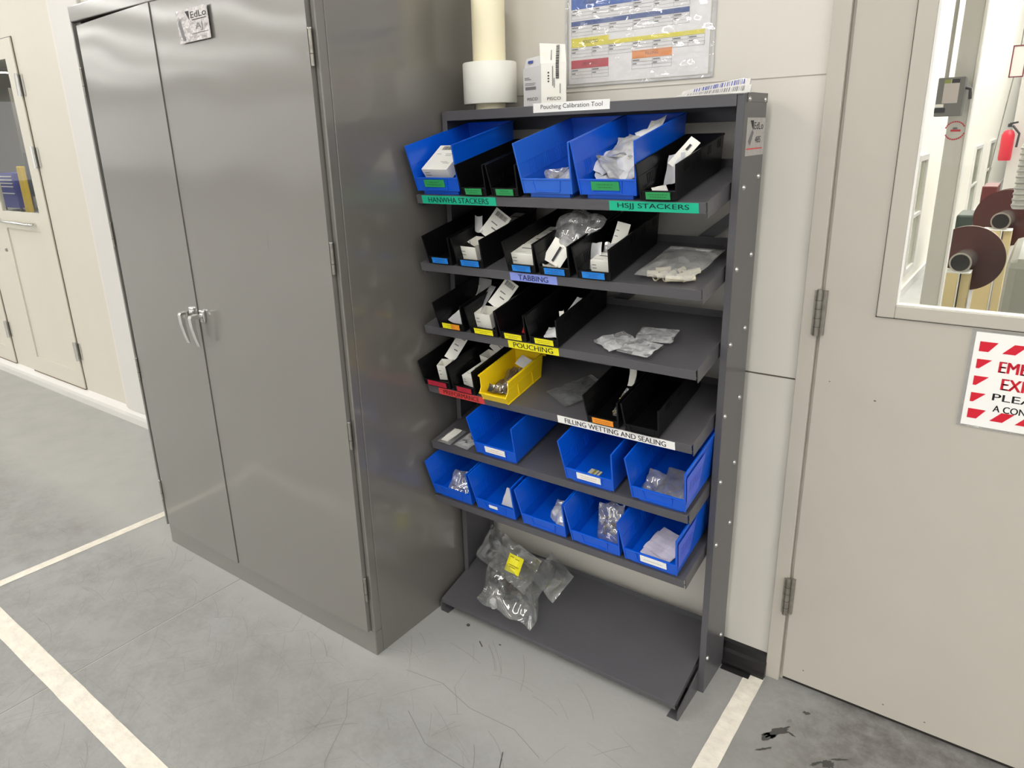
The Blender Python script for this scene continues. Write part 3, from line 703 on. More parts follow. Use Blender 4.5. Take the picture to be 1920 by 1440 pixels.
    if sidesheen:  # sheen on the ribbed side wall, painted as a paler blue panel
        q = MB(); z0_, z1_ = .035, .122; X_ = lambda z: hw(z) + .0022
        q.hexa([(X_(z0_), .012, z0_), (X_(z0_) + .0006, .012, z0_), (X_(z0_) + .0006, .085, z0_), (X_(z0_), .085, z0_), (X_(z1_), .006, z1_), (X_(z1_) + .0006, .006, z1_), (X_(z1_) + .0006, .125, z1_), (X_(z1_), .125, z1_)], mat('periwinkle_sheen', (66, 96, 218), .4))
        for j in range(7):
            y = .022 + j * .011; za = .066
            q.hexa([(X_(za) + .0006, y, za), (X_(za) + .0009, y, za), (X_(za) + .0009, y + .003, za), (X_(za) + .0006, y + .003, za), (X_(za + .03) + .0006, y + .006, za + .03), (X_(za + .03) + .0009, y + .006, za + .03), (X_(za + .03) + .0009, y + .009, za + .03), (X_(za + .03) + .0006, y + .009, za + .03)], mat('deep_periwinkle', (52, 70, 178), .4))
        q.build('side_sheen', r)
    return r
GB = 'open-front bins on the top sloping shelf'
LG = (M_GREEN, M_GREENINK, 2); LB = (M_BLUEL, M_BLUELI, 3); LY = (M_YELL, M_YELLI, 2); LR = (M_CRIM, mat('maroon_ink', (110, 14, 36), .6), 2); LO = (M_ORAN, mat('brown_ink', (130, 70, 10), .6), 2); LW = (M_PAPER, mat('orange_ink', (214, 140, 90), .6), 2)
shelf_bin('S1', 1.246, 1.417, 'blue', 'blue bin on the top sloping shelf holding one tilted white carton', GB, lab=LG + (-.008,))
shelf_bin('S1', 1.414, 1.508, 'black', 'empty narrow black bin right beside the leftmost blue bin, green label', GB, lab=LG)
shelf_bin('S1', 1.518, 1.612, 'black', 'empty narrow black bin against the paler blue bin, green label', GB, lab=LG)
shelf_bin('S1', 1.615, 1.776, 'blue', 'paler blue bin on the top sloping shelf with no label', GB, mt=M_BLUEP)
shelf_bin('S1', 1.782, 1.948, 'blue', 'blue bin on the top sloping shelf heaped with white packets', GB, lab=LG + (-.004,), mt=M_BLUE)
shelf_bin('S1', 1.946, 2.044, 'black', 'black bin with green label at the right end of the top sloping shelf', GB, lab=LG)
GB = 'narrow black bins with blue labels on the second sloping shelf'
shelf_bin('S2', 1.279, 1.376, 'black', 'empty-looking black bin at the far left of the blue-labelled row', GB, lab=LB)
shelf_bin('S2', 1.387, 1.489, 'black', 'black blue-labelled bin holding an open white carton, second in its row', GB, lab=LB)
shelf_bin('S2', 1.565, 1.662, 'black', 'black blue-labelled bin filled by a neat row of white cartons', GB, lab=LB)
shelf_bin('S2', 1.667, 1.767, 'black', 'black blue-labelled bin with a white card and a puffy clear bag', GB, lab=LB)
shelf_bin('S2', 1.780, 1.882, 'black', 'black blue-labelled bin at the right of its row, beside bare shelf', GB, lab=LB)
GB = 'narrow black bins with yellow labels on the third sloping shelf'
shelf_bin('S3', 1.305, 1.409, 'black', 'black bin with half yellow, half orange label, third sloping shelf', GB, lab=LY)
shelf_bin('S3', 1.426, 1.531, 'black', 'black yellow-labelled bin holding an opened white carton', GB, lab=LY)
shelf_bin('S3', 1.533, 1.629, 'black', 'black yellow-labelled bin with only a red scrap inside', GB, lab=LY)
shelf_bin('S3', 1.634, 1.732, 'black', 'black yellow-labelled bin at the right of its row, crumpled papers inside', GB, lab=LY)
GB = 'bins on the fourth sloping shelf'
shelf_bin('S4', 1.232, 1.345, 'black', 'black bin with crimson label beside the cabinet, one upright white carton in it', GB, lab=LR)
shelf_bin('S4', 1.349, 1.443, 'black', 'black bin with crimson label next to the yellow bin', GB, lab=LR)
shelf_bin('S4', 1.814, 1.914, 'black', 'black bin with orange label on the fourth sloping shelf', GB, lab=LO)
shelf_bin('S4', 1.924, 2.026, 'black', 'empty black bin without label on the fourth sloping shelf', GB)
GB = 'wide blue bins on the fifth sloping shelf'
shelf_bin('S5', 1.424, 1.588, 'blue', 'empty blue bin with white label near the left of the fifth sloping shelf', GB, lab=LW)
shelf_bin('S5', 1.743, 1.906, 'blue', 'blue bin with white label and a small plate on its floor', GB, lab=LW)
shelf_bin('S5', 1.944, 2.107, 'blue', 'blue bin at the right end of the fifth sloping shelf, pale sheen painted on its side', GB, sidesheen=True)
GB = 'wide blue bins in a row on the sixth sloping shelf'
shelf_bin('S6', 1.243, 1.412, 'blue', 'blue bin beside the cabinet at the left end of the lowest bin row', GB)
shelf_bin('S6', 1.420, 1.580, 'blue', 'blue bin with a tiny white label, second in the lowest bin row', GB, lab=(M_PAPER, M_PAPER, 0, -.008, .42))
shelf_bin('S6', 1.594, 1.757, 'blue', 'blue bin in the middle of the lowest row, one grey bag in it', GB)
shelf_bin('S6', 1.762, 1.929, 'blue', 'blue bin of the lowest row holding a crumpled clear bag of metal bits', GB)
shelf_bin('S6', 1.929, 2.094, 'blue', 'blue bin at the right end of the lowest row, white strip label', GB, lab=(M_PAPER, M_INK2, 1, .010, 1.0), sidesheen=True)

def yellow_bin():
    r = thing('hopper_bin', 'bright yellow hopper-front bin on the fourth sloping shelf', 'storage bin', SP('S4', 1.513, -.012, .0005), (TH, 0, 0), 'bins on the fourth sloping shelf')
    m = MB(); hw = .050; L = .196; h = .074; t = .0025
    side = [(.004, 0), (L - .018, 0), (L, h), (.012, h), (.006, .040), (-.006, .028)]
    def X(sg, z): return sg * (hw - .004 + .006 * z / h)
    for sg in (-1, 1):
        vs = [(X(sg, z), y, z) for y, z in side] + [(X(sg, z) - sg * t, y, z) for y, z in side]; n = len(side)
        fs = [list(range(n)), [i + n for i in range(n)][::-1]] + [(i, i + n, (i + 1) % n + n, (i + 1) % n) for i in range(n)]
        if sg < 0: fs = [f_[::-1] for f_ in fs]
        m.add(vs, fs, M_YELP)
        a, b_ = sorted((X(sg, h) + sg * .005, X(sg, h) - sg * t)); m.bev((a, .010, h - .004), (b_, L, h + .001), M_YELP, .001)
        a, b_ = sorted((X(sg, .02) + sg * .003, X(sg, .02))); m.box((a, .008, .044), (b_, L - .01, .047), M_YELP); m.box((a, .055, .004), (b_, .058, .046), M_YELP); m.box((a, .13, .004), (b_, .133, .046), M_YELP)
        a, b_ = sorted((X(sg, .0) + sg * .002, X(sg, .0) - sg * .004)); m.bev((a, .002, .0), (b_, L - .02, .004), M_YELP, .001)
    m.box((-hw + .004, .004, .0), (hw - .004, L - .02, t), M_YELP)
    m.hexa([(-hw + .004, .004, 0), (hw - .004, .004, 0), (hw - .004, .008, 0), (-hw + .004, .008, 0), (-hw + .003, -.006, .026), (hw - .003, -.006, .026), (hw - .003, -.002, .026), (-hw + .003, -.002, .026)], M_YELP)
    m.bev((-hw + .001, -.009, .024), (hw - .001, -.002, .029), M_YELP, .0012)
    m.hexa([(-hw + .006, L - .021, 0), (hw - .006, L - .021, 0), (hw - .006, L - .017, 0), (-hw + .006, L - .017, 0), (-hw + .002, L - .004, h), (hw - .002, L - .004, h), (hw - .002, L, h), (-hw + .002, L, h)], M_YELP)
    m.bev((-hw - .004, L - .005, h - .004), (hw + .004, L + .012, h + .001), M_YELP, .001); m.bev((-hw - .004, L + .009, h - .016), (hw + .004, L + .012, h), M_YELP, .001)
    m.build('bin_body', r)
yellow_bin()

# ------------------------------------------------------------------ bin contents
def carton(s, x, v, n, w, d, h, rot, label, group=None, flap=None, name='carton', mt=M_CARD, mark='lines', flapang=1.9, seed=1, twist=0.6):
    """white small carton; (x,v,n) centre of its base front edge in shelf coordinates; local z up"""
    r = thing(name, label, 'carton', SP(s, x, v, n), None or (0, 0, 0), group)
    M = Matrix.Rotation(TH, 4, 'X') @ Euler(rot, 'XYZ').to_matrix().to_4x4(); r.rotation_euler = M.to_euler()
    b = MB()
    if flap: 
        t = .0008
        b.box((-w / 2, 0, 0), (w / 2, t, h), mt); b.box((-w / 2, d - t, 0), (w / 2, d, h), mt); b.box((-w / 2, t, 0), (-w / 2 + t, d - t, h), mt); b.box((w / 2 - t, t, 0), (w / 2, d - t, h), mt); b.box((-w / 2 + t, t, 0), (w / 2 - t, d - t, t), mt)
    else: b.bev((-w / 2, 0, 0), (w / 2, d, h), mt, .0008)
    rr = random.Random(seed)
    e = .0003
    # print on the front and on top
    for j in range(2):
        z = h * (.62 - .25 * j); x0 = -w * .42; b.quad([(x0, -e, z), (x0 + w * rr.uniform(.15, .3), -e, z), (x0 + w * .22, -e, z + .002), (x0, -e, z + .002)], M_INK2)
    if not flap:
        if mark == 'bar':
            x_ = -w * .30
            while x_ < w * .3: q = rr.uniform(.0008, .0022); b.quad([(x_, d * .80, h + e), (x_ + q, d * .80, h + e), (x_ + q, d * .96, h + e), (x_, d * .96, h + e)], M_INK); x_ += q + rr.uniform(.0006, .0014)
            for z, a, c_ in ((.62, -.35, -.18), (.62, .0, .3), (.56, .02, .25), (.25, .15, .4), (.30, .05, .3)): b.quad([(w * a, d * z, h + e), (w * c_, d * z, h + e), (w * c_, d * z + .0016, h + e), (w * a, d * z + .0016, h + e)], M_INK2)
        else:
            b.quad([(-w * .3, d * .55, h + e), (w * .25, d * .55, h + e), (w * .25, d * .62, h + e), (-w * .3, d * .62, h + e)], M_INK)
            b.quad([(-w * .38, d * .2, h + e), (w * .1, d * .2, h + e), (w * .1, d * .205 + .001, h + e), (-w * .38, d * .205 + .001, h + e)], M_INK2)
    b.build('carton_body', r)
    if flap:
        fw, fl = flap; q = MB(); N = 6; top = []; ca = flapang
        # curved lid rising from the back edge
        for i in range(N + 1):
            u = i / N; a = ca * .75 + .5 * u * .5
            if i == 0: y, z = d, h
            else: y += math.cos(a) * fl / N; z += math.sin(a) * fl / N
            top.append((y, z))
        vs = [(-fw / 2, y_, z_) for y_, z_ in top] + [(fw / 2, y_, z_) for y_, z_ in top]
        vs += [(a_, b_ + .0009, c_) for a_, b_, c_ in vs]; n = N + 1; fs = []
        for i in range(N): fs += [(i, i + n, i + n + 1, i + 1), (2 * n + i, 2 * n + i + 1, 3 * n + i + 1, 3 * n + i), (i, i + 1, 2 * n + i + 1, 2 * n + i), (n + i, 3 * n + i, 3 * n + i + 1, n + i + 1)]
        fs += [(N, N + n, N + 3 * n, N + 2 * n), (0, 2 * n, 3 * n, n)]
        q.add(vs, fs, mt)
        def on(i0, xa, xb, frac, hgt, mt_):
            (ya, za), (yb_, zb_) = top[i0], top[i0 + 1]; ya2, za2 = ya + (yb_ - ya) * frac, za + (zb_ - za) * frac; yc, zc = ya + (yb_ - ya) * (frac + hgt), za + (zb_ - za) * (frac + hgt)
            q.quad([(xa, ya2 - .0004, za2), (xb, ya2 - .0004, za2), (xb, yc - .0004, zc), (xa, yc - .0004, zc)], mt_)
        x_ = -fw * .34
        while x_ < fw * .34:
            e_ = rr.uniform(.0008, .002); on(N - 1, x_, x_ + e_, -.35, 1.0, M_INK); x_ += e_ + .001
        on(2, -fw * .1, fw * .25, .1, .25, M_INK2); on(3, -fw * .3, fw * .1, .1, .2, M_INK2)
        Tw = Matrix.Translation((w * .15, d, h)) @ Matrix.Rotation(twist, 4, 'Y') @ Matrix.Translation((0, -d, -h))
        q.v = [Tw @ p for p in q.v]
        q.build('lid_flap', r)
    return r

def sheet(s, x, v, n, w, l, rot, label, cat='card', name='card', mt=M_CARD, curl=0.0, strip=None, group=None, seed=1, wob=.002, spin=0.0):
    r_ = MB(); N = 8; rr = random.Random(seed); vs = []; fs = []
    for j in range(N + 1):
        for i in range(N + 1):
            u, t = i / N - .5, j / N - .5
            z = curl * (u * u + .4 * t * t) * 4 * w + wob * noise.noise(Vector((u * 3 + seed, t * 3, seed)))
            vs.append((u * w, t * l, z))
    for j in range(N):
        for i in range(N): a = j * (N + 1) + i; fs.append((a, a + 1, a + N + 2, a + N + 1))
    k = len(vs); vs += [(a, b, c - .0008) for a, b, c in vs]; fs2 = [tuple(q + k for q in f_[::-1]) for f_ in fs]
    r_.add(vs, fs + fs2, mt)
    if strip:
        x0, y0, x1, y1, sm = strip; r_.box((x0 * w, y0 * l, wob + .0006), (x1 * w, y1 * l, wob + .0012), sm)
    o = r_.build(name); o.location = SP(s, x, v, n)
    M = Matrix.Rotation(TH, 4, 'X') @ Euler(rot, 'XYZ').to_matrix().to_4x4() @ Matrix.Rotation(spin, 4, 'Z'); o.rotation_euler = M.to_euler()
    return tag(o, label, cat, group)

def pouch_geo(m, w, l, thick, seed, crumple, mt, nx=22, ny=22, bias=0.0, seal=.06, skew=0.0, fq=.5):
    vs = []; fs = []
    for side in (1, -1):
        for j in range(ny + 1):
            for i in range(nx + 1):
                u, t = i / nx, j / ny
                edge = min(u, 1 - u, t, 1 - t)
                puff = max(0, math.sin(PI * u)) ** .6 * max(0, math.sin(PI * min(1, t * (1 + bias)))) ** .6 if t * (1 + bias) < 1 else 0
                p = Vector((u * 4 * w / .1 * fq + seed * 3.1, t * 4 * l / .1 * fq, seed + side * .7))
                c = (abs(noise.noise(p)) - .25) * 1.6 + .5 * (abs(noise.noise(p * 2.3)) - .25)
                z = side * thick * .5 * puff + c * crumple * min(1, edge * 10 + .15) 
                x = (u - .5) * w + noise.noise(Vector((t * 3, seed, 1))) * crumple * .8 + skew * (t - .5); y = (t - .5) * l + noise.noise(Vector((u * 3, seed, 5))) * crumple * .8
                if side < 0: z = min(z, z)
                vs.append((x, y, z + thick * .5))
    n = (nx + 1) * (ny + 1)
    for s_ in (0, 1):
        for j in range(ny):
            for i in range(nx):
                a = s_ * n + j * (nx + 1) + i; q = (a, a + 1, a + nx + 2, a + nx + 1); fs.append(q if s_ == 0 else q[::-1])
    zmin = min(v[2] for v in vs)
    vs = [(x, y, z - zmin) for x, y, z in vs]
    m.add(vs, fs, mt, True)
def pouch(s, x, v, n, w, l, thick, rot, label, mt=None, crumple=.006, seed=1, group=None, bias=0, name='clear_bag', seal=True, skew=0, res=22, M0=None, cat='plastic bag', inserts=None):
    mt = mt or M_FILM
    r = thing(name, label, cat, (0, 0, 0), (0, 0, 0), group)
    if M0 is None:
        r.location = SP(s, x, v, n); M = Matrix.Rotation(TH, 4, 'X') @ Euler(rot, 'XYZ').to_matrix().to_4x4(); r.rotation_euler = M.to_euler()
    else: r.location = M0.to_translation(); r.rotation_euler = M0.to_euler()
    m = MB(); pouch_geo(m, w, l, thick, seed, crumple, mt, res, res, bias, skew=skew); m.build('bag_film', r)
    if seal:
        m = MB(); z = thick * .5 + .001
        for q in (.0, .006): m.box((-w * .47 + skew * .4, l * .43 + q, z), (w * .47 + skew * .4, l * .43 + q + .0015, z + .0012), film('seal_strip', (235, 235, 238), base=.45, edge=.3, cloud=.1))
        m.build('zip_seal', r)
    for k in (inserts or []):
        m = MB(); k(m); m.build('enclosed_part', r)
    return r
def bits(mt, n, w, l, sz, seed, z=.004):
    def fn(m):
        rr = random.Random(seed)
        for i in range(n):
            x, y = rr.uniform(-w / 2, w / 2), rr.uniform(-l / 2, l / 2); a = rr.uniform(0, PI); c = math.cos(a); s_ = math.sin(a); q = sz * rr.uniform(.6, 1.3)
            m.T = Matrix.Translation((x, y, z + rr.uniform(0, .004))) @ Euler((rr.uniform(-.4, .4), rr.uniform(-.4, .4), a)).to_matrix().to_4x4()
            if rr.random() < .5: m.tube([(-q / 2, 0, 0), (q / 2, 0, 0)], q * .22, mt, 8)
            else: m.bev((-q / 2, -q / 4, -q * .15), (q / 2, q / 4, q * .15), mt, .0006)
        m.T = Matrix.Identity(4)
    return fn

# --- top sloping shelf
carton('S1', 1.320, .022, .040, .098, .105, .034, (.42, 0, -.05), 'white carton tilted in the leftmost blue bin', mark='bar', seed=3)
pouch('S1', 1.728, .060, .030, .05, .10, .022, (.5, .1, -.5), 'small clear bag in the paler blue bin', M_FILMW, .006, 21, seal=False)
pouch('S1', 1.688, .06, .026, .06, .08, .016, (.4, 0, .5), 'flattened grey bag in the paler blue bin', M_FILM, .006, 22, seal=False, inserts=[bits(M_BROWNP, 4, .02, .03, .012, 3)])
G = 'white packets heaped in the blue bin'
M_PACK = film('paper_packet', (226, 226, 228), base=.86, edge=.2, cloud=.14, cscale=25, rough=.35)
M_PACKC = film('half_clear_packet', (220, 220, 222), base=.5, edge=.4, cloud=.3, cscale=35)
for i, (x, v, n, rx, ry, rz, w_, l_, mt) in enumerate([
    (1.825, .080, .030, .25, .25, .5, .07, .10, M_PACK), (1.872, .078, .032, .30, -.2, -.3, .08, .10, M_PACK), (1.840, .085, .045, .35, .3, .9, .07, .11, M_PACKC), (1.900, .075, .040, .2, -.5, .2, .06, .10, M_PACKC),
    (1.815, .120, .055, .2, .3, -.5, .08, .11, M_PACK), (1.880, .120, .062, .45, -.2, .2, .09, .11, M_PACK), (1.855, .160, .078, .3, .1, -.2, .09, .10, M_PACKC), (1.895, .180, .088, .5, -.3, .3, .07, .10, M_PACK), (1.845, .200, .070, .3, .1, .4, .10, .09, M_PACK)]):
    pouch('S1', x, v, n, w_, l_, .012, (rx, ry, rz), 'white or half-clear packet heaped in the blue bin', mt, .010, 30 + i, G, seal=False, res=14, name='packet')
sheet('S1', 1.895, .20, .112, .05, .09, (.5, -.3, -.2), 'flat white card on top of the heaped packets', mt=M_CARD, curl=.1)
pouch('S1', 1.990, .105, .045, .045, .075, .006, (.9, -.2, -.15), 'wide white envelope leaning in the end black bin', M_PACK, .004, 41, seal=False, name='envelope', cat='envelope')
sheet('S1', 2.004, .125, .078, .028, .080, (.95, 0, .25), spin=-.7, label='narrow white tag with black mark in the end black bin', name='tag_card', strip=(-.1, .1, .1, .3, M_INK))
sheet('S1', 1.985, .030, .014, .035, .035, (.5, 0, .7), 'small white corner of card at the mouth of the end black bin', name='card')
# --- second
carton('S2', 1.418, .020, .012, .058, .075, .042, (.05, 0, -.06), 'opened white carton with raised lid in the second blue-labelled bin', flap=(.056, .085), flapang=1.0, seed=5)
sheet('S2', 1.395, .11, .085, .022, .06, (.6, .3, .75), 'grey folded slip behind the opened white carton', mt=M_GREYCARD, name='paper_slip', cat='paper', curl=.3)
carton('S2', 1.437, .200, .052, .050, .070, .014, (.1, 0, -.05), 'flat grey-white carton deep in the second blue-labelled bin', mt=M_GREYCARD, mark='none')
G = 'white cartons lined up in one black bin'
for i in range(3):
    carton('S2', 1.604 + .002 * i, .016 + .068 * i, .012 + .002 * i, .074, .064, .036, (.04, 0, -.02), ['front carton of the neat row, printed on its end', 'middle carton of the neat row of white cartons', 'rear carton of the neat row, shaded by the shelf'][i], G, seed=7 + i)
sheet('S2', 1.702, .042, .048, .056, .066, (.95, 0, .35), 'white card with a slanting black strip in the blue-labelled bin', strip=(-.05, -.40, .06, .25, M_INK), spin=-.55)
sheet('S2', 1.680, .030, .016, .04, .05, (.3, .2, .6), 'crumpled white paper low in the bin with the black-striped card', name='paper_slip', cat='paper', curl=.3)
pouch('S2', 1.722, .13, .060, .125, .125, .055, (.55, .15, -.35), 'puffy clear bag bulging under the top sloping shelf', film('puffy_bag_film', (228, 228, 230), base=.22, edge=.5, cloud=.35, cscale=20), .014, 51, bias=0, res=30, inserts=[bits(M_SILV, 8, .04, .04, .012, 9, .02)])
carton('S2', 1.640, .205, .060, .052, .060, .014, (.1, 0, -.05), 'flat carton deep behind the neat row of white cartons', mt=M_GREYCARD, mark='none')
carton('S2', 1.836, .022, .010, .052, .052, .034, (.05, 0, .0), 'white carton standing at the front of the right blue-labelled bin', seed=11)
pouch('S2', 1.806, .060, .030, .045, .085, .008, (1.15, -.25, -.35), 'white padded envelope leaning at the left of the right blue-labelled bin', M_PACK, .003, 52, seal=False, name='envelope', cat='envelope')
pouch('S2', 1.835, .085, .030, .045, .07, .010, (1.0, .0, .0), 'small grey clear bag between envelope and box in a blue-labelled bin', M_FILMW, .005, 53, seal=False)
carton('S2', 1.846, .100, .055, .034, .030, .060, (-.35, .35, .35), 'white carton tipped up in the right blue-labelled bin', seed=12)
# --- third
sheet('S3', 1.330, .20, .050, .060, .060, (1.1, 0, -.1), 'grey-white card standing deep in the half-orange-labelled bin', mt=M_GREYCARD)
sheet('S3', 1.300, .19, .040, .030, .040, (.8, .4, .4), 'crinkled slip deep in the half-orange-labelled bin', name='paper_slip', cat='paper', curl=.4)
sheet('S3', 1.352, .045, .018, .070, .050, (.35, .1, -.3), 'grey-white card lying at the mouth of the half-orange-labelled bin', mt=M_GREYCARD)
carton('S3', 1.460, .022, .012, .056, .050, .045, (.05, 0, .0), 'opened white carton with raised lid in a yellow-labelled bin', flap=(.046, .090), flapang=.95, seed=14)
pouch('S3', 1.430, .090, .070, .050, .085, .006, (.75, -.2, -.55), 'grey padded envelope beside the opened carton, yellow-labelled bin', M_PACKC, .003, 61, seal=False, name='envelope', cat='envelope')
sheet('S3', 1.602, .050, .018, .034, .040, (.5, -.3, .2), 'red scrap of plastic in a yellow-labelled bin', mt=M_REDP, name='plastic_scrap', cat='scrap', curl=.3)
pouch('S3', 1.690, .045, .012, .055, .045, .018, (.2, 0, .2), 'crumpled white wrapping at the mouth of the last yellow-labelled bin', M_PACK, .009, 62, seal=False, name='crumpled_wrapping', cat='wrapping')
sheet('S3', 1.706, .105, .055, .026, .100, (.55, -.2, -.45), 'long grey instruction slip in the last yellow-labelled bin', name='paper_slip', cat='paper', mt=M_GREYCARD, curl=.2)
sheet('S3', 1.700, .075, .036, .020, .070, (.95, -.5, -.2), 'curled white slip under the long grey one', name='paper_slip', cat='paper', curl=.4)
# --- fourth
carton('S4', 1.292, .030, .010, .040, .040, .052, (.05, 0, .25), 'upright white carton with long raised lid, crimson-labelled bin', flap=(.036, .095), flapang=.85, seed=16)
carton('S4', 1.392, .024, .010, .050, .085, .034, (.05, 0, -.15), 'white carton lying at the front of the bin beside the yellow one', seed=17)
carton('S4', 1.390, .120, .020, .040, .040, .045, (.1, 0, -.2), 'white carton with open lid behind another, crimson-labelled bin', flap=(.046, .060), flapang=.9, seed=18)
pouch('S4', 1.515, .080, .006, .060, .110, .040, (.25, 0, -.1), 'dark bag of brown components in the yellow bin', film('smoky_film', (90, 76, 64), base=.45, edge=.5, cloud=.3, rough=.08), .012, 71, seal=False, inserts=[bits(M_BROWNP, 14, .045, .08, .018, 5, .012), bits(M_SILV, 5, .045, .09, .016, 6, .016)])
sheet('S4', 1.528, .135, .060, .050, .035, (.5, .2, -.2), 'grey card at the back of the yellow bin', mt=M_GREYCARD)
sheet('S4', 1.492, .028, .016, .045, .03, (.3, 0, .35), 'silvery foil strip at the front of the yellow bin', name='foil_strip', cat='foil', mt=M_SILV, curl=.2)
pouch('S4', 1.715, .125, .001, .110, .155, .012, (0, 0, -.50), 'flat empty clear bag on the bare shelf left of the orange-labelled bin', M_FILMC, .004, 72, res=20)
pouch('S4', 1.876, .075, .010, .030, .120, .016, (.55, 0, -.20), 'slim bag of brass parts along the orange-labelled bin', M_FILM, .006, 73, seal=False, inserts=[bits(M_GOLD, 12, .018, .09, .014, 8, .006)])
sheet('S4', 1.888, .145, .078, .028, .060, (.8, -.5, -.2), 'white card standing in the orange-labelled bin', mt=M_CARD, curl=.3)
# loose bags on the third and second shelves
B3 = 'small clear bags lying together on the third sloping shelf'
pouch('S3', 1.862, .066, .001, .085, .090, .010, (0, 0, -.60), 'small clear bag nearest the black bins, tilted corner to the left', M_FILMW, .010, 81, B3, inserts=[bits(M_INK, 3, .012, .012, .010, 2, .004)])
pouch('S3', 1.945, .128, .001, .100, .080, .010, (0, 0, .10), 'small clear bag farthest back of the three on the third shelf', M_FILMW, .010, 82, B3, inserts=[bits(M_INK, 3, .012, .012, .010, 3, .004)])
pouch('S3', 1.940, .042, .006, .090, .078, .010, (0, 0, -.12), 'small clear bag at the shelf edge, in front of its two neighbours', M_FILMW, .010, 83, B3, inserts=[bits(M_INK, 3, .012, .012, .010, 4, .004)])
pouch('S2', 2.010, .108, .001, .145, .205, .036, (0, 0, -.03), 'flat clear zip bag of beige tubes on the second sloping shelf', film('zip_bag_film', (232, 232, 230), base=.20, edge=.45, cloud=.25, rough=.06, cscale=14, bump=.10, gloss=.16), .006, 84, skew=0, res=30, bias=.18)
rr = random.Random(12)
for i, (dx, dv, a) in enumerate([(-.045, .050, .3), (-.022, .040, 1.2), (0, .045, 1.5), (.012, .078, 1.3), (.030, .052, .9), (.040, .076, .8), (.050, .040, .6), (-.030, .075, .5), (.020, .030, .2)]):
    m = MB(); Lt = .014 + .004 * (i % 3)
    m.tube([(-Lt, 0, 0), (-Lt * .5, 0, 0), (Lt, 0, 0)], [.0085, .0072, .0072], M_BEIGE, 12, False); m.tube([(Lt, 0, 0), (-Lt, 0, 0)], [.0045, .0045], mat('tube_bore', (70, 62, 50), .6), 10, False)
    o = m.build('plastic_sleeve_tube'); o.location = SP('S2', 2.010 + dx, dv, .011); o.rotation_euler = (Matrix.Rotation(TH, 4, 'X') @ Matrix.Rotation(a, 4, 'Z')).to_euler()
    tag(o, 'beige plastic tube inside the flat zip bag', 'plastic tube', 'beige tubes in the zip bag')
# --- fifth
G = 'flat sachets beside the cabinet on the fifth shelf'
pouch('S5', 1.292, .046, .001, .055, .085, .004, (0, 0, -.05), 'clear sachet with a white insert, nearest the cabinet on the fifth shelf', M_FILM, .002, 91, G, seal=False, res=12)
sheet('S5', 1.290, .046, .008, .030, .070, (0, 0, -.05), 'white insert slip in the sachet nearest the cabinet', name='insert_card')
pouch('S5', 1.362, .048, .001, .060, .085, .005, (0, 0, -.1), 'clear sachet half hidden by the left blue bin, fifth shelf', M_FILMW, .002, 92, G, seal=False, res=12, inserts=[bits(M_SILV, 4, .02, .04, .012, 5, .002)])
m = MB(); m.box((-.018, -.012, 0), (.018, .012, .003), mat('plate_pale', (206, 204, 170), .5)); m.box((-.006, -.012, .003), (.002, .012, .0034), mat('plate_gold', (170, 150, 60), .5)); m.box((.008, -.012, .003), (.012, .012, .0034), M_INK2)
o = m.build('metal_plate'); o.location = SP('S5', 1.815, .045, .0155); o.rotation_euler = (TH, 0, -.1); tag(o, 'tiny silver and gold plate on the floor of a blue bin', 'metal plate')
pouch('S5', 1.985, .060, .015, .055, .075, .02, (.3, .5, .3), 'clear film bag against the left wall of the sheen-sided blue bin', M_FILM, .012, 93, seal=False)
pouch('S5', 2.045, .070, .015, .085, .120, .022, (.1, 0, .05), 'long clear bag on the floor of the sheen-sided blue bin', M_FILM, .010, 94, seal=False)
# --- sixth
pouch('S6', 1.362, .105, .030, .075, .135, .018, (.75, -.2, -.40), 'white-printed clear packet leaning in the left blue bin, lowest row', M_PACKC, .007, 101, seal=False, name='packet')
pouch('S6', 1.318, .060, .020, .080, .085, .018, (.4, .2, .3), 'grey clear bag on the floor of the left blue bin, lowest row', M_FILM, .010, 102, seal=False)
sheet('S6', 1.516, .058, .034, .052, .055, (.75, 0, .0), 'grey-white card leaning in the second blue bin, lowest row', mt=M_GREYCARD, wob=.004)
pouch('S6', 1.700, .070, .020, .075, .080, .020, (.6, -.2, -.2), 'crumpled grey bag in the middle blue bin, lowest row', M_FILMW, .012, 103, seal=False)
pouch('S6', 1.862, .085, .014, .080, .155, .045, (.95, -.15, .1), 'crumpled clear bag of metal bits standing in a blue bin', M_FILM, .016, 104, seal=False, res=30, inserts=[bits(M_SILV, 16, .05, .10, .014, 7, .02), bits(M_BROWNP, 10, .05, .08, .016, 8, .02)])
for i, (dx, dv, dn, a) in enumerate([(0, 0, 0, .0), (.006, .010, .006, -.12)]):
    sheet('S6', 2.015 + dx, .070 + dv, .022 + dn, .088, .090, (.12, .05, a - .15), ['larger lilac-white bag card at the bottom of the end bin, lowest row', 'lilac-white card lying on top in the end bin, lowest row'][i], mt=mat('lilac_card', (214, 208, 222), .5), wob=.006, seed=3 + i)
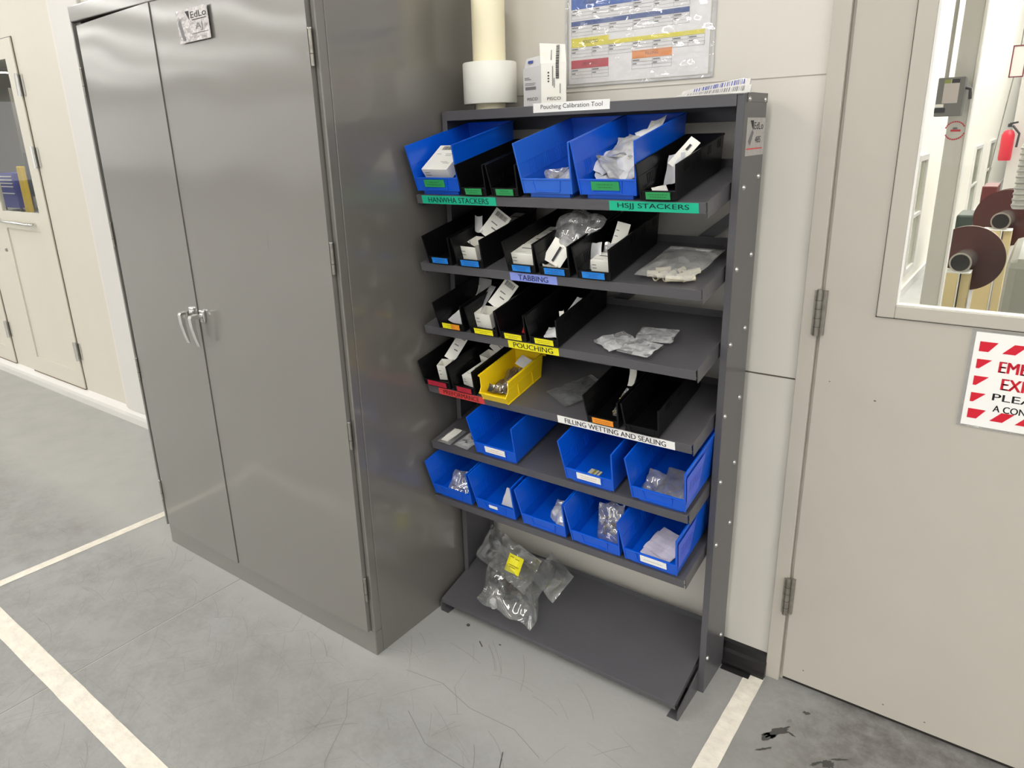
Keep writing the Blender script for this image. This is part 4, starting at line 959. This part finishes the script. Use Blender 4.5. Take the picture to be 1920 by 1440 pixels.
# --- big bag on the base shelf
def big_bag():
    base = Matrix.Translation((1.487, -.185, .098)) @ Matrix.Rotation(.28, 4, 'X')
    r = thing('parts_bag', 'large crumpled clear bag of hardware on the base shelf', 'plastic bag', (1.46, -.20, .09))
    Mi = Matrix.Translation((1.46, -.20, .09)).inverted()
    S7 = Matrix.Translation((0, -.335, .0505)) @ Matrix.Rotation(.279, 4, 'X')
    F = film('big_bag_film', (226, 230, 230), base=.07, edge=.42, cloud=.10, rough=.06, cscale=8, bump=.05, gloss=.12)
    m = MB(); m.T = Mi @ S7 @ Matrix.Translation((1.480, .132, .0)) @ Euler((0, 0, -.12)).to_matrix().to_4x4()
    pouch_geo(m, .235, .245, .105, 7, .026, F, 40, 40, 0.0, skew=-.10, fq=.26); m.build('bag_film', r)
    m = MB(); m.T = Mi @ S7 @ Matrix.Translation((1.412, .205, .072)) @ Euler((.70, 0, -.28)).to_matrix().to_4x4()
    pouch_geo(m, .27, .125, .016, 9, .012, F, 30, 20, 0.0); m.build('bag_mouth', r)
    m = MB(); m.T = Mi @ S7 @ Matrix.Translation((1.595, .195, .075)) @ Euler((.55, -.10, -.50)).to_matrix().to_4x4()
    pouch_geo(m, .15, .11, .008, 13, .005, F, 20, 20, 0.0); m.build('bag_flap', r)
    l = MB(); l.T = Mi @ S7 @ Matrix.Translation((1.478, .150, .128)) @ Euler((.75, 0, -.10)).to_matrix().to_4x4()
    N = 6; vs = []; fs = []
    for j in range(N + 1):
        for i in range(N + 1): vs.append(((i / N - .5) * .062, (j / N - .5) * .058, .003 * math.sin(i * 1.1)))
    for j in range(N):
        for i in range(N): a = j * (N + 1) + i; fs.append((a, a + 1, a + N + 2, a + N + 1))
    l.add(vs, fs, M_YELL)
    for yy_, xa, xb in ((.020, -.022, -.006), (.018, .0, .018), (-.006, -.018, .024), (-.012, -.014, .012)): l.quad([(xa, yy_, .0045), (xb, yy_, .0045), (xb, yy_ + .002, .0045), (xa, yy_ + .002, .0045)], M_YELLI)
    lb = l.build('bag_label', r); lb['label'] = 'yellow sticker with black print'
    G = 'hardware inside the large clear bag'
    rr = random.Random(3)
    for i in range(9):
        q = MB(); x = rr.uniform(-.075, .065); y = rr.uniform(-.075, .045); k = i % 3; mt = [M_BROWNP, mat('dark_part', (58, 56, 56), .4, metal=.4), M_SILV][k]
        if k == 0: q.bev((-.022, -.014, 0), (.022, .014, .016), mt, .002); q.tube([(-.012, 0, .016), (-.012, 0, .022)], .006, mt, 10)
        elif k == 1: q.tube([(-.03, 0, .012), (-.01, 0, .012), (-.01, 0, .012), (.03, 0, .012)], [.012, .012, .008, .008], mt, 12)
        else: q.tube([(0, 0, 0), (0, 0, .03)], .011, M_GREYCARD if i > 5 else mt, 14)
        nm = ['machined_block', 'threaded_fitting', 'spacer_sleeve'][k]
        o = q.build(nm); M = S7 @ Matrix.Translation((1.475 + x * 1.1, .105 + y * .8, .010)) @ Matrix.Rotation(rr.uniform(0, 6), 4, 'Z')
        o.matrix_world = M; tag(o, ['brown machined block in the large clear bag', 'dark threaded fitting in the large clear bag', 'light round spacer in the large clear bag'][k], 'hardware', ['brown blocks in the large bag', 'dark fittings in the large bag', 'light spacers in the large bag'][k])
big_bag()
m = MB(); pts = [(.0045 * math.cos(k * PI / 6), .0045 * math.sin(k * PI / 6), .002) for k in range(13)]
m.tube(pts, .0015, M_BLACK, 6); o = m.build('rubber_ring'); o.location = (1.366, -.345, 0); tag(o, 'tiny black ring lying on the floor before the rack', 'ring')

# ------------------------------------------------------------------ on the top shelf
ZT = 1.6505
r = thing('pipe_assembly', 'cream plastic pipe standing in a wide white cap on the rack top', 'plastic pipe', (1.3515, -.110, ZT))
m = MB(); m.tube([(0, 0, 0), (0, 0, .016)], .044, M_PVC, 40); m.build('pipe_foot', r)
m = MB(); m.tube([(0, 0, .016), (0, 0, .018), (0, 0, .125), (0, 0, .128)], [.076, .078, .078, .076], M_PVCW, 48); m.build('pipe_cap', r)
m = MB(); m.tube([(0, 0, .128), (0, 0, .75)], .0475, M_PVC, 40); m.build('pipe', r)
def top_carton():
    x0, x1, x2 = 1.484, 1.551, 1.626
    r = thing('tall_carton', 'tall white printed carton with an open flap on the rack top', 'carton', (1.55, -.135, ZT))
    b = MB(); a = (-.066, 0.004); c_ = (0.002, -.010); d_ = (.074, .002); h1 = .135; h2 = .165
    def panel(p, q, z1a, z1b, mt=M_CARD, th=.0012):
        px, py = p; qx, qy = q; dx, dy = qx - px, qy - py; l = math.hypot(dx, dy); nx, ny = -dy / l * th, dx / l * th
        b.hexa([(px, py, 0), (qx, qy, 0), (qx + nx, qy + ny, 0), (px + nx, py + ny, 0), (px, py, z1a), (qx, qy, z1b), (qx + nx, qy + ny, z1b), (px + nx, py + ny, z1a)], mt)
    panel(a, c_, .100, .104, M_GREYCARD); panel(c_, d_, .108, .108)
    panel(d_, (.030, .070), .108, .108); panel((.030, .070), (-.085, .062), .10, .10); panel((-.085, .062), a, .10, .10)
    def onf(p, q, u0, u1, z0, z1, mt, e=.0007):
        px, py = p; qx, qy = q; dx, dy = qx - px, qy - py; l = math.hypot(dx, dy); nx, ny = dy / l * e, -dx / l * e
        b.quad([(px + dx * u0 + nx, py + dy * u0 + ny, z0), (px + dx * u1 + nx, py + dy * u1 + ny, z0), (px + dx * u1 + nx, py + dy * u1 + ny, z1), (px + dx * u0 + nx, py + dy * u0 + ny, z1)], mt)
    for (u0, u1, z0, z1) in ((.08, .35, .074, .076), (.08, .45, .070, .072), (.10, .7, .060, .0615), (.1, .65, .056, .0575), (.12, .72, .044, .052)): onf(a, c_, u0, u1, z0, z1, M_INK2)
    def M_on(p, q, u, z):
        px, py = p; qx, qy = q; ang = math.atan2(qy - py, qx - px); nx, ny = math.sin(ang) * .001, -math.cos(ang) * .001
        return Matrix.Translation((px + (qx - px) * u + nx, py + (qy - py) * u + ny, z)) @ Matrix.Rotation(ang, 4, 'Z') @ Matrix.Rotation(PI / 2, 4, 'X')
    b.text('PISCO', .040, .008, M_INK, M_on(a, c_, .52, .020)); b.text('PISCO', .040, .008, M_INK, M_on(c_, d_, .52, .018))
    b.build('carton_body', r)
    q = MB(); q.hexa([(.0, -.010, .108), (.074, .002, .108), (.073, .004, .108), (-.001, -.008, .108), (-.006, -.004, .160), (.066, .010, .152), (.065, .012, .152), (-.007, -.002, .160)], M_CARD)
    Mf = M_on((-.003, -.0075), (.070, .0055), .0, 0)
    # vertical barcode and lines on the tall face
    def v(u0, u1, z0, z1, mt): 
        px, py, dx, dy = .002, -.0118, .072, .012
        q.quad([(px + dx * u0, py + dy * u0 + (z0 - .108) * .1 * (z0 > .108), z0), (px + dx * u1, py + dy * u1 + (z0 - .108) * .1 * (z0 > .108), z0), (px + dx * u1, py + dy * u1 + (z1 - .108) * .1 * (z1 > .108), z1), (px + dx * u0, py + dy * u0 + (z1 - .108) * .1 * (z1 > .108), z1)], mt)
    z = .068
    while z < .150: e = .0014 + .0016 * ((z * 7919) % 1); v(.60, .73, z, min(z + e, .151), M_INK); z += e + .0012
    for u, za, zb in ((.46, .05, .10), (.40, .115, .14), (.52, .045, .07), (.76, .03, .055)): v(u, u + .03, za, zb, M_INK2)
    for za in (.060, .067, .074, .082): v(.28, .34, za, za + .004, M_INK)
    q.build('tall_flap', r)
    q = MB(); q.hexa([(-.062, .004, .100), (0, -.008, .104), (0, -.006, .104), (-.062, .006, .100), (-.060, .012, .126), (-.004, .0, .130), (-.004, .002, .130), (-.060, .014, .126)], M_GREYCARD)
    q.hexa([(-.048, .0, .112), (-.030, -.0035, .1125), (-.030, -.003, .1125), (-.048, .0005, .112), (-.048, .003, .119), (-.030, 0, .1195), (-.030, .0005, .1195), (-.048, .0035, .119)], M_BLUEINK); q.build('side_flap', r)
top_carton()
# crumpled printed bag on the right of the rack top
r = thing('printed_bag', 'flattened printed plastic bag lying at the right end of the rack top', 'plastic bag', (2.04, -.12, ZT))
PF = film('printed_film', (228, 226, 224), base=.82, edge=.2, cloud=.15, rough=.2)
for k, (ya, zt, zb, xa, xb) in enumerate([(-.050, .034, .010, -.075, .085), (-.062, .019, .001, -.085, .092)]):
    m = MB(); N = 18; top = []; vs = []
    for i in range(N + 1):
        u = i / N; x = xa + (xb - xa) * u; w_ = noise.noise(Vector((u * 5, k, 2))) * .004
        z1 = zb + .002 + (zt - zb) * (u ** .8) * (1 if u < .93 else .85); vs += [(x, ya - .004 * math.sin(u * 3) + w_, zb * u), (x, ya + .010 + w_, z1), (x, ya + .016 + w_, z1 - .001), (x, ya + .010 + w_, zb * u)]
    fs = []
    for i in range(N):
        for j in range(4): fs.append((4 * i + j, 4 * i + 4 + j, 4 * i + 4 + (j + 1) % 4, 4 * i + (j + 1) % 4))
    fs += [(0, 1, 2, 3), (4 * N + 3, 4 * N + 2, 4 * N + 1, 4 * N)]; m.add(vs, fs, PF)
    o_ = m.build(['bag_film', 'front_fold'][k], r)
    m = MB(); x = xa + .03; rr = random.Random(5 + k)
    while x < xb - .012:
        e = rr.uniform(.0008, .003); u = (x - xa) / (xb - xa); z1 = zb + .002 + (zt - zb) * u ** .8; z0 = zb * u; w_ = noise.noise(Vector((u * 5, k, 2))) * .004
        y0_ = ya - .004 * math.sin(u * 3) + w_ - .0006; f0, f1 = (.25, .85) if k else (.45, .9)
        P = lambda xx, f_: (xx, y0_ + (.010 + .004 * math.sin(u * 3)) * f_, z0 + (z1 - z0) * f_)
        m.quad([P(x, f0), P(x + e, f0), P(x + e, f1), P(x, f1)], M_INK2 if k else M_BLUEINK); x += e + rr.uniform(.001, .004)
    m.build('printed_text', o_)

# poster in a clear sleeve on the wall
def poster():
    x0, x1, z0, z1 = 1.543, 1.977, 1.702, 2.03
    m = MB(); m.box((x0 + .012, -.0025, z0 + .008), (x1 - .014, -.001, z1), mat('poster_paper', (240, 238, 240), .5)); y = -.003
    def q(xa, za, xb, zb, mt, e=0): m.quad([(xa, y - e, za), (xb, y - e, za), (xb, y - e, zb), (xa, y - e, zb)], mt)
    X = [1.562, 1.628, 1.680, 1.751, 1.810, 1.864, 1.907, 1.950]
    def grid(cols, zt, rows=3, rh=.0085, hdr=None, hmt=None, hh=.012):
        xs = X[cols[0]:cols[1] + 1]
        if hmt: q(xs[0], zt, xs[-1], zt + hh, hmt)
        for j in range(rows + 1): q(xs[0], zt - j * rh - .0003, xs[-1], zt - j * rh + .0003, M_INK2, .0002)
        for x in xs: q(x - .0003, zt - rows * rh, x + .0003, zt + (hh if hmt else 0), M_INK2, .0002)
        for x in xs[:-1]:
            for j in range(2): q(x + .002, zt - j * rh - .006, x + (.022 if j == 0 else .014), zt - j * rh - .003, M_INK2, .0003)
    BL = mat('poster_blue', (30, 96, 190), .5); BD = mat('poster_dark_blue', (30, 76, 150), .5); YE = mat('poster_yellow', (232, 220, 30), .5); RE = mat('poster_red', (200, 40, 66), .5); OR = mat('poster_orange', (240, 146, 30), .5)
    grid((0, 6), 1.902, hmt=BL, hh=.030); grid((0, 6), 1.860, hmt=BD, hh=.012)
    grid((0, 7), 2.005, hmt=BL, hh=.012); grid((0, 7), 1.965, hmt=BL, hh=.012)
    q(X[0], 1.805, X[2], 1.829, YE); q(X[2], 1.805, X[7], 1.816, YE); grid((0, 7), 1.805)
    q(X[0], 1.750, X[2], 1.772, RE); grid((0, 2), 1.750)
    q(X[3], 1.762, X[5], 1.782, OR); grid((3, 5), 1.762)
    m.text('POUCHING', .046, .008, M_INK, FRONT(1.623, y - .0004, 1.818)); m.text('PREP/CELL', .046, .007, mat('dark_red_print', (120, 16, 36), .6), FRONT(1.623, y - .0004, 1.762)); m.text('FILLING', .036, .007, mat('dark_orange_print', (150, 70, 10), .6), FRONT(1.808, y - .0004, 1.773))
    m.text('TABBING', .044, .009, mat('dark_blue_print', (14, 40, 100), .6), FRONT(1.623, y - .0004, 1.917))
    p = m.build('wall_chart'); tag(p, 'printed chart with blue, yellow, red and orange headings on the wall above the rack', 'chart')
    s = MB(); N, K = 60, 44; vs = []; fs = []
    for j in range(K + 1):
        for i in range(N + 1):
            u, v = i / N, j / K; x = x0 + (x1 - x0) * u; z = z0 + (z1 - z0) * v
            a = .35 + .65 * u * (1 - .5 * v); d = abs(noise.noise(Vector((x * 16 + 3, z * 34, 1)))) * .006 * a + abs(noise.noise(Vector((x * 45, z * 60, 4)))) * .0025 * a
            vs.append((x, -.0042 - d, z))
    for j in range(K):
        for i in range(N): a = j * (N + 1) + i; fs.append((a, a + 1, a + N + 2, a + N + 1))
    SLV = film('sleeve_film', (245, 245, 248), base=.10, edge=.35, cloud=.06, rough=.05, bump=.06, gloss=.06)
    s.add(vs, fs, SLV, True)
    for a in ((x0, z0, x0 + .006, z1), (x1 - .006, z0, x1, z1), (x0, z0, x1, z0 + .004)): s.box((a[0], -.0046, a[1]), (a[2], -.0034, a[3]), film('sleeve_edge', (240, 240, 244), base=.5, edge=.3, cloud=.05))
    s.build('clear_sleeve', p)
poster()

# ------------------------------------------------------------------ beyond the steel door's window
m = MB(); m.bev((2.400, 1.0, 0), (2.455, 1.05, CEIL), mat('grey_post', (205, 204, 200), .4), .003); m.box((2.455, .995, 0), (2.462, 1.05, CEIL), M_PAPER)
o = m.build('steel_post'); tag(o, 'grey upright steel post seen through the door window', 'post')
r = thing('disconnect_switch', 'grey electrical switch box on the post behind the door window', 'switch box', (2.395, .985, 1.59))
m = MB(); m.bev((-.030, -.05, 0), (.045, .0, .118), mat('box_grey', (112, 112, 110), .5), .003); m.build('box_body', r)
m = MB(); m.box((-.012, -.0515, .040), (.030, -.050, .112), mat('box_label_paper', (196, 188, 186), .5)); m.box((-.012, -.052, .100), (.006, -.0515, .112), mat('dull_green_print', (140, 150, 70), .5)); m.box((.008, -.052, .100), (.030, -.0515, .112), M_INK)
m.box((-.030, -.052, .012), (.0, -.050, .026), M_INK); m.box((-.03, -.052, .028), (-.006, -.050, .038), M_PAPER); m.build('box_label', r)
m = MB(); m.tube([(.045, -.03, .085), (.060, -.035, .080), (.062, -.035, .05)], .005, M_BLACK, 8); m.build('switch_handle', r)
m = MB(); m.tube([(-.012, -.02, .118), (-.012, -.02, .9), (-.012, -.02, 2.6)], .006, mat('conduit_grey', (170, 168, 162), .4), 8); m.build('conduit', r)
m = MB()
for k in range(28):
    a0, a1 = 2 * PI * k / 28, 2 * PI * (k + .8) / 28
    if k in (0, 1, 27, 13, 14, 15): continue
    m.quad([(.030 * math.cos(a0), 0, .030 * math.sin(a0)), (.030 * math.cos(a1), 0, .030 * math.sin(a1)), (.026 * math.cos(a1), 0, .026 * math.sin(a1)), (.026 * math.cos(a0), 0, .026 * math.sin(a0))][::-1], M_SIGNRED)
m.box((-.012, -.001, -.003), (.016, 0, .003), M_SIGNRED); m.box((-.006, -.001, .004), (.006, 0, .010), M_INK2)
o = m.build('round_decal'); o.location = (2.425, .998, 1.545); tag(o, 'round red and white decal below the grey switch box', 'sticker')

M_MAROON = mat('maroon_disc', (74, 30, 30), .22); M_RIM = mat('disc_rim', (190, 172, 164), .3); M_CREAMY = mat('cream_machine', (226, 208, 158), .35)
def reel(c, rad, label, n=1):
    r = thing('film_reel', label, 'reel', c, (0, 0, -.10))
    for k in range(n):
        y = .10 + k * .10
        m = MB(); m.tube([(0, y, 0), (0, y + .008, 0)], rad, M_MAROON, 48); m.build('flange', r)
        m = MB(); m.tube([(0, y + .008, 0), (0, y + .020, 0)], rad * 1.0, M_RIM, 48); m.build('rim', r)
    m = MB(); m.tube([(0, -.07, 0), (0, .10, 0)], rad * .30, M_SILV, 28); m.tube([(0, -.075, 0), (0, -.07, 0)], rad * .25, M_BLACK, 24); m.build('hub', r)
    return r
def stand(x, y, h, w, label):
    m = MB(); m.bev((x - w / 2, y, 0), (x + w * .5, y + .12, h), M_CREAMY, .004); m.box((x + w * .5, y - .004, 0), (x + w * .5 + .006, y + .12, h), M_PAPER); m.bev((x + w * .62, y + .02, 0), (x + w * 1.1, y + .12, h), M_CREAMY, .004)
    m.box((x - w / 2, y, h), (x + w * 1.1, y + .12, h + .006), M_PAPER)
    return tag(m.build('reel_stand'), label, 'machine stand')
reel((2.395, 2.75, .845), .178, 'large maroon reel nearest the door window, on a cream stand')
stand(2.345, 2.66, .79, .09, 'cream machine stand under the nearest maroon reel')
reel((2.515, 3.45, .995), .172, 'maroon reel pair behind the nearest one, by the grey machine', 2)
stand(2.475, 3.36, .94, .09, 'cream machine stand under the farther maroon reels')
# fire extinguisher cabinet, pillar, boxes, machine body
r = thing('fire_extinguisher', 'red fire extinguisher hanging beyond the door window', 'fire extinguisher', (2.392, 5.2, 1.265))
m = MB(); m.tube([(0, 0, 0), (0, 0, .02), (0, 0, .19), (0, 0, .22), (0, 0, .23)], [.040, .044, .044, .032, .016], M_SIGNRED, 24); m.build('cylinder', r)
m = MB(); m.tube([(0, 0, .25), (0, 0, .275)], .014, M_INK, 10); m.tube([(0, 0, .275), (.05, -.02, .285)], .007, M_INK, 8); m.tube([(.02, -.02, .26), (.07, -.03, .2), (.065, -.04, .1)], .008, M_INK, 8); m.build('valve', r)
m = MB(); m.box((2.41, 5.28, 0), (2.62, 5.5, CEIL), M_TRIMW); o = m.build('white_pillar'); tag(o, 'white square pillar behind the fire extinguisher', 'pillar')
r = thing('hanging_sign', 'narrow red-outlined sign hanging by the pillar', 'sign', (2.455, 3.4, 1.80))
m = MB(); m.box((-.035, 0, 0), (.035, .006, .17), M_PAPER)
for a in ((-.035, 0, -.029, .17), (.029, 0, .035, .17), (-.035, 0, .035, .006), (-.035, .164, .035, .17)): m.box((a[0], -.002, a[1]), (a[2], 0, a[3]), mat('sign_maroon', (120, 24, 40), .5))
m.build('sign_panel', r); m = MB(); m.tube([(0, .003, .17), (.0, .003, CEIL - 1.80)], .003, M_HINGE, 6); m.tube([(-.01, .003, 0), (-.05, .003, -.55)], .003, M_HINGE, 6); m.build('hanging_wire', r)
m = MB(); m.bev((2.21, 6.4, .0), (2.33, 6.9, .98), mat('dark_maroon_box', (96, 34, 34), .4), .01); o = m.build('machine_cabinet'); tag(o, 'dark maroon machine cabinet below the fire extinguisher', 'machine')
m = MB(); m.bev((2.05, 6.3, .0), (2.19, 6.8, .72), mat('dark_green_box', (48, 60, 54), .4), .02); o = m.build('waste_bin'); tag(o, 'dark green bin standing left of the maroon machine cabinet', 'bin')
r = thing('winding_machine', 'pale grey winding machine with ribbed guard right of the reels', 'machine', (2.665, 2.2, 0))
m = MB(); m.bev((-.062, 0, .0), (.5, .9, .95), mat('machine_grey', (150, 150, 142), .4), .04); m.build('machine_base', r)
m = MB(); m.bev((-.085, 0, 1.18), (.5, .5, 1.47), mat('guard_grey', (206, 206, 202), .4), .01)
for k in range(11): m.tube([(-.088, -.004, 1.20 + k * .025), (.5, -.004, 1.20 + k * .025)], .006, mat('guard_rib', (180, 180, 178), .4), 6)
m.build('ribbed_guard', r)
m = MB(); m.box((.06, .1, .90), (.10, .14, 1.19), M_SILV); m.box((.4, .1, .90), (.44, .14, 1.19), M_SILV); m.build('guard_post', r)

# ------------------------------------------------------------------ beyond the cream door's window
r = thing('tool_chest', 'blue drawer tool chest seen through the cream door window', 'tool chest', (-20.6, 6.3, 0))
BLU = mat('chest_blue', (40, 52, 150), .4)
m = MB(); m.bev((-.45, 0, .10), (.80, .5, 1.03), BLU, .01); m.build('chest_body', r)
for z in (.42, .60, .69, .78, .87): 
    m = MB(); m.box((-.42, -.01, z), (.72, 0, z + .07), BLU); m.box((-.42, -.03, z + .062), (.72, -.01, z + .085), M_PAPER); m.build('drawer', r)
for xx in (-.4, .7):
    m = MB(); m.tube([(xx, .05, .055), (xx, .1, .055)], .055, M_BLACK, 16); m.build('caster', r)
m = MB(); m.bev((-19.47, 6.3, 0), (-19.19, 6.42, 1.21), mat('safety_yellow', (214, 180, 30), .5), .02); tag(m.build('bollard'), 'yellow steel bollard right of the blue tool chest', 'bollard')
SL = mat('slate_panel', (84, 92, 86), .5)
m = MB(); m.bev((-19.62, 6.6, .93), (-18.6, 6.68, 1.55), SL, .01); m.bev((-19.62, 6.6, .40), (-18.6, 6.68, .90), SL, .01); m.box((-19.68, 6.6, 0), (-19.62, 6.68, 3.2), M_HINGE); m.box((-19.62, 6.62, .1), (-18.6, 6.66, .40), M_TRIMW)
tag(m.build('partition_panel'), 'slate grey partition panel right of the yellow bollard', 'partition')
m = MB(); m.box((-45, 9, 0), (-8, 9.2, CEIL), mat('grey_far_wall', (150, 148, 142), .6)); struct(m, 'wall_far')
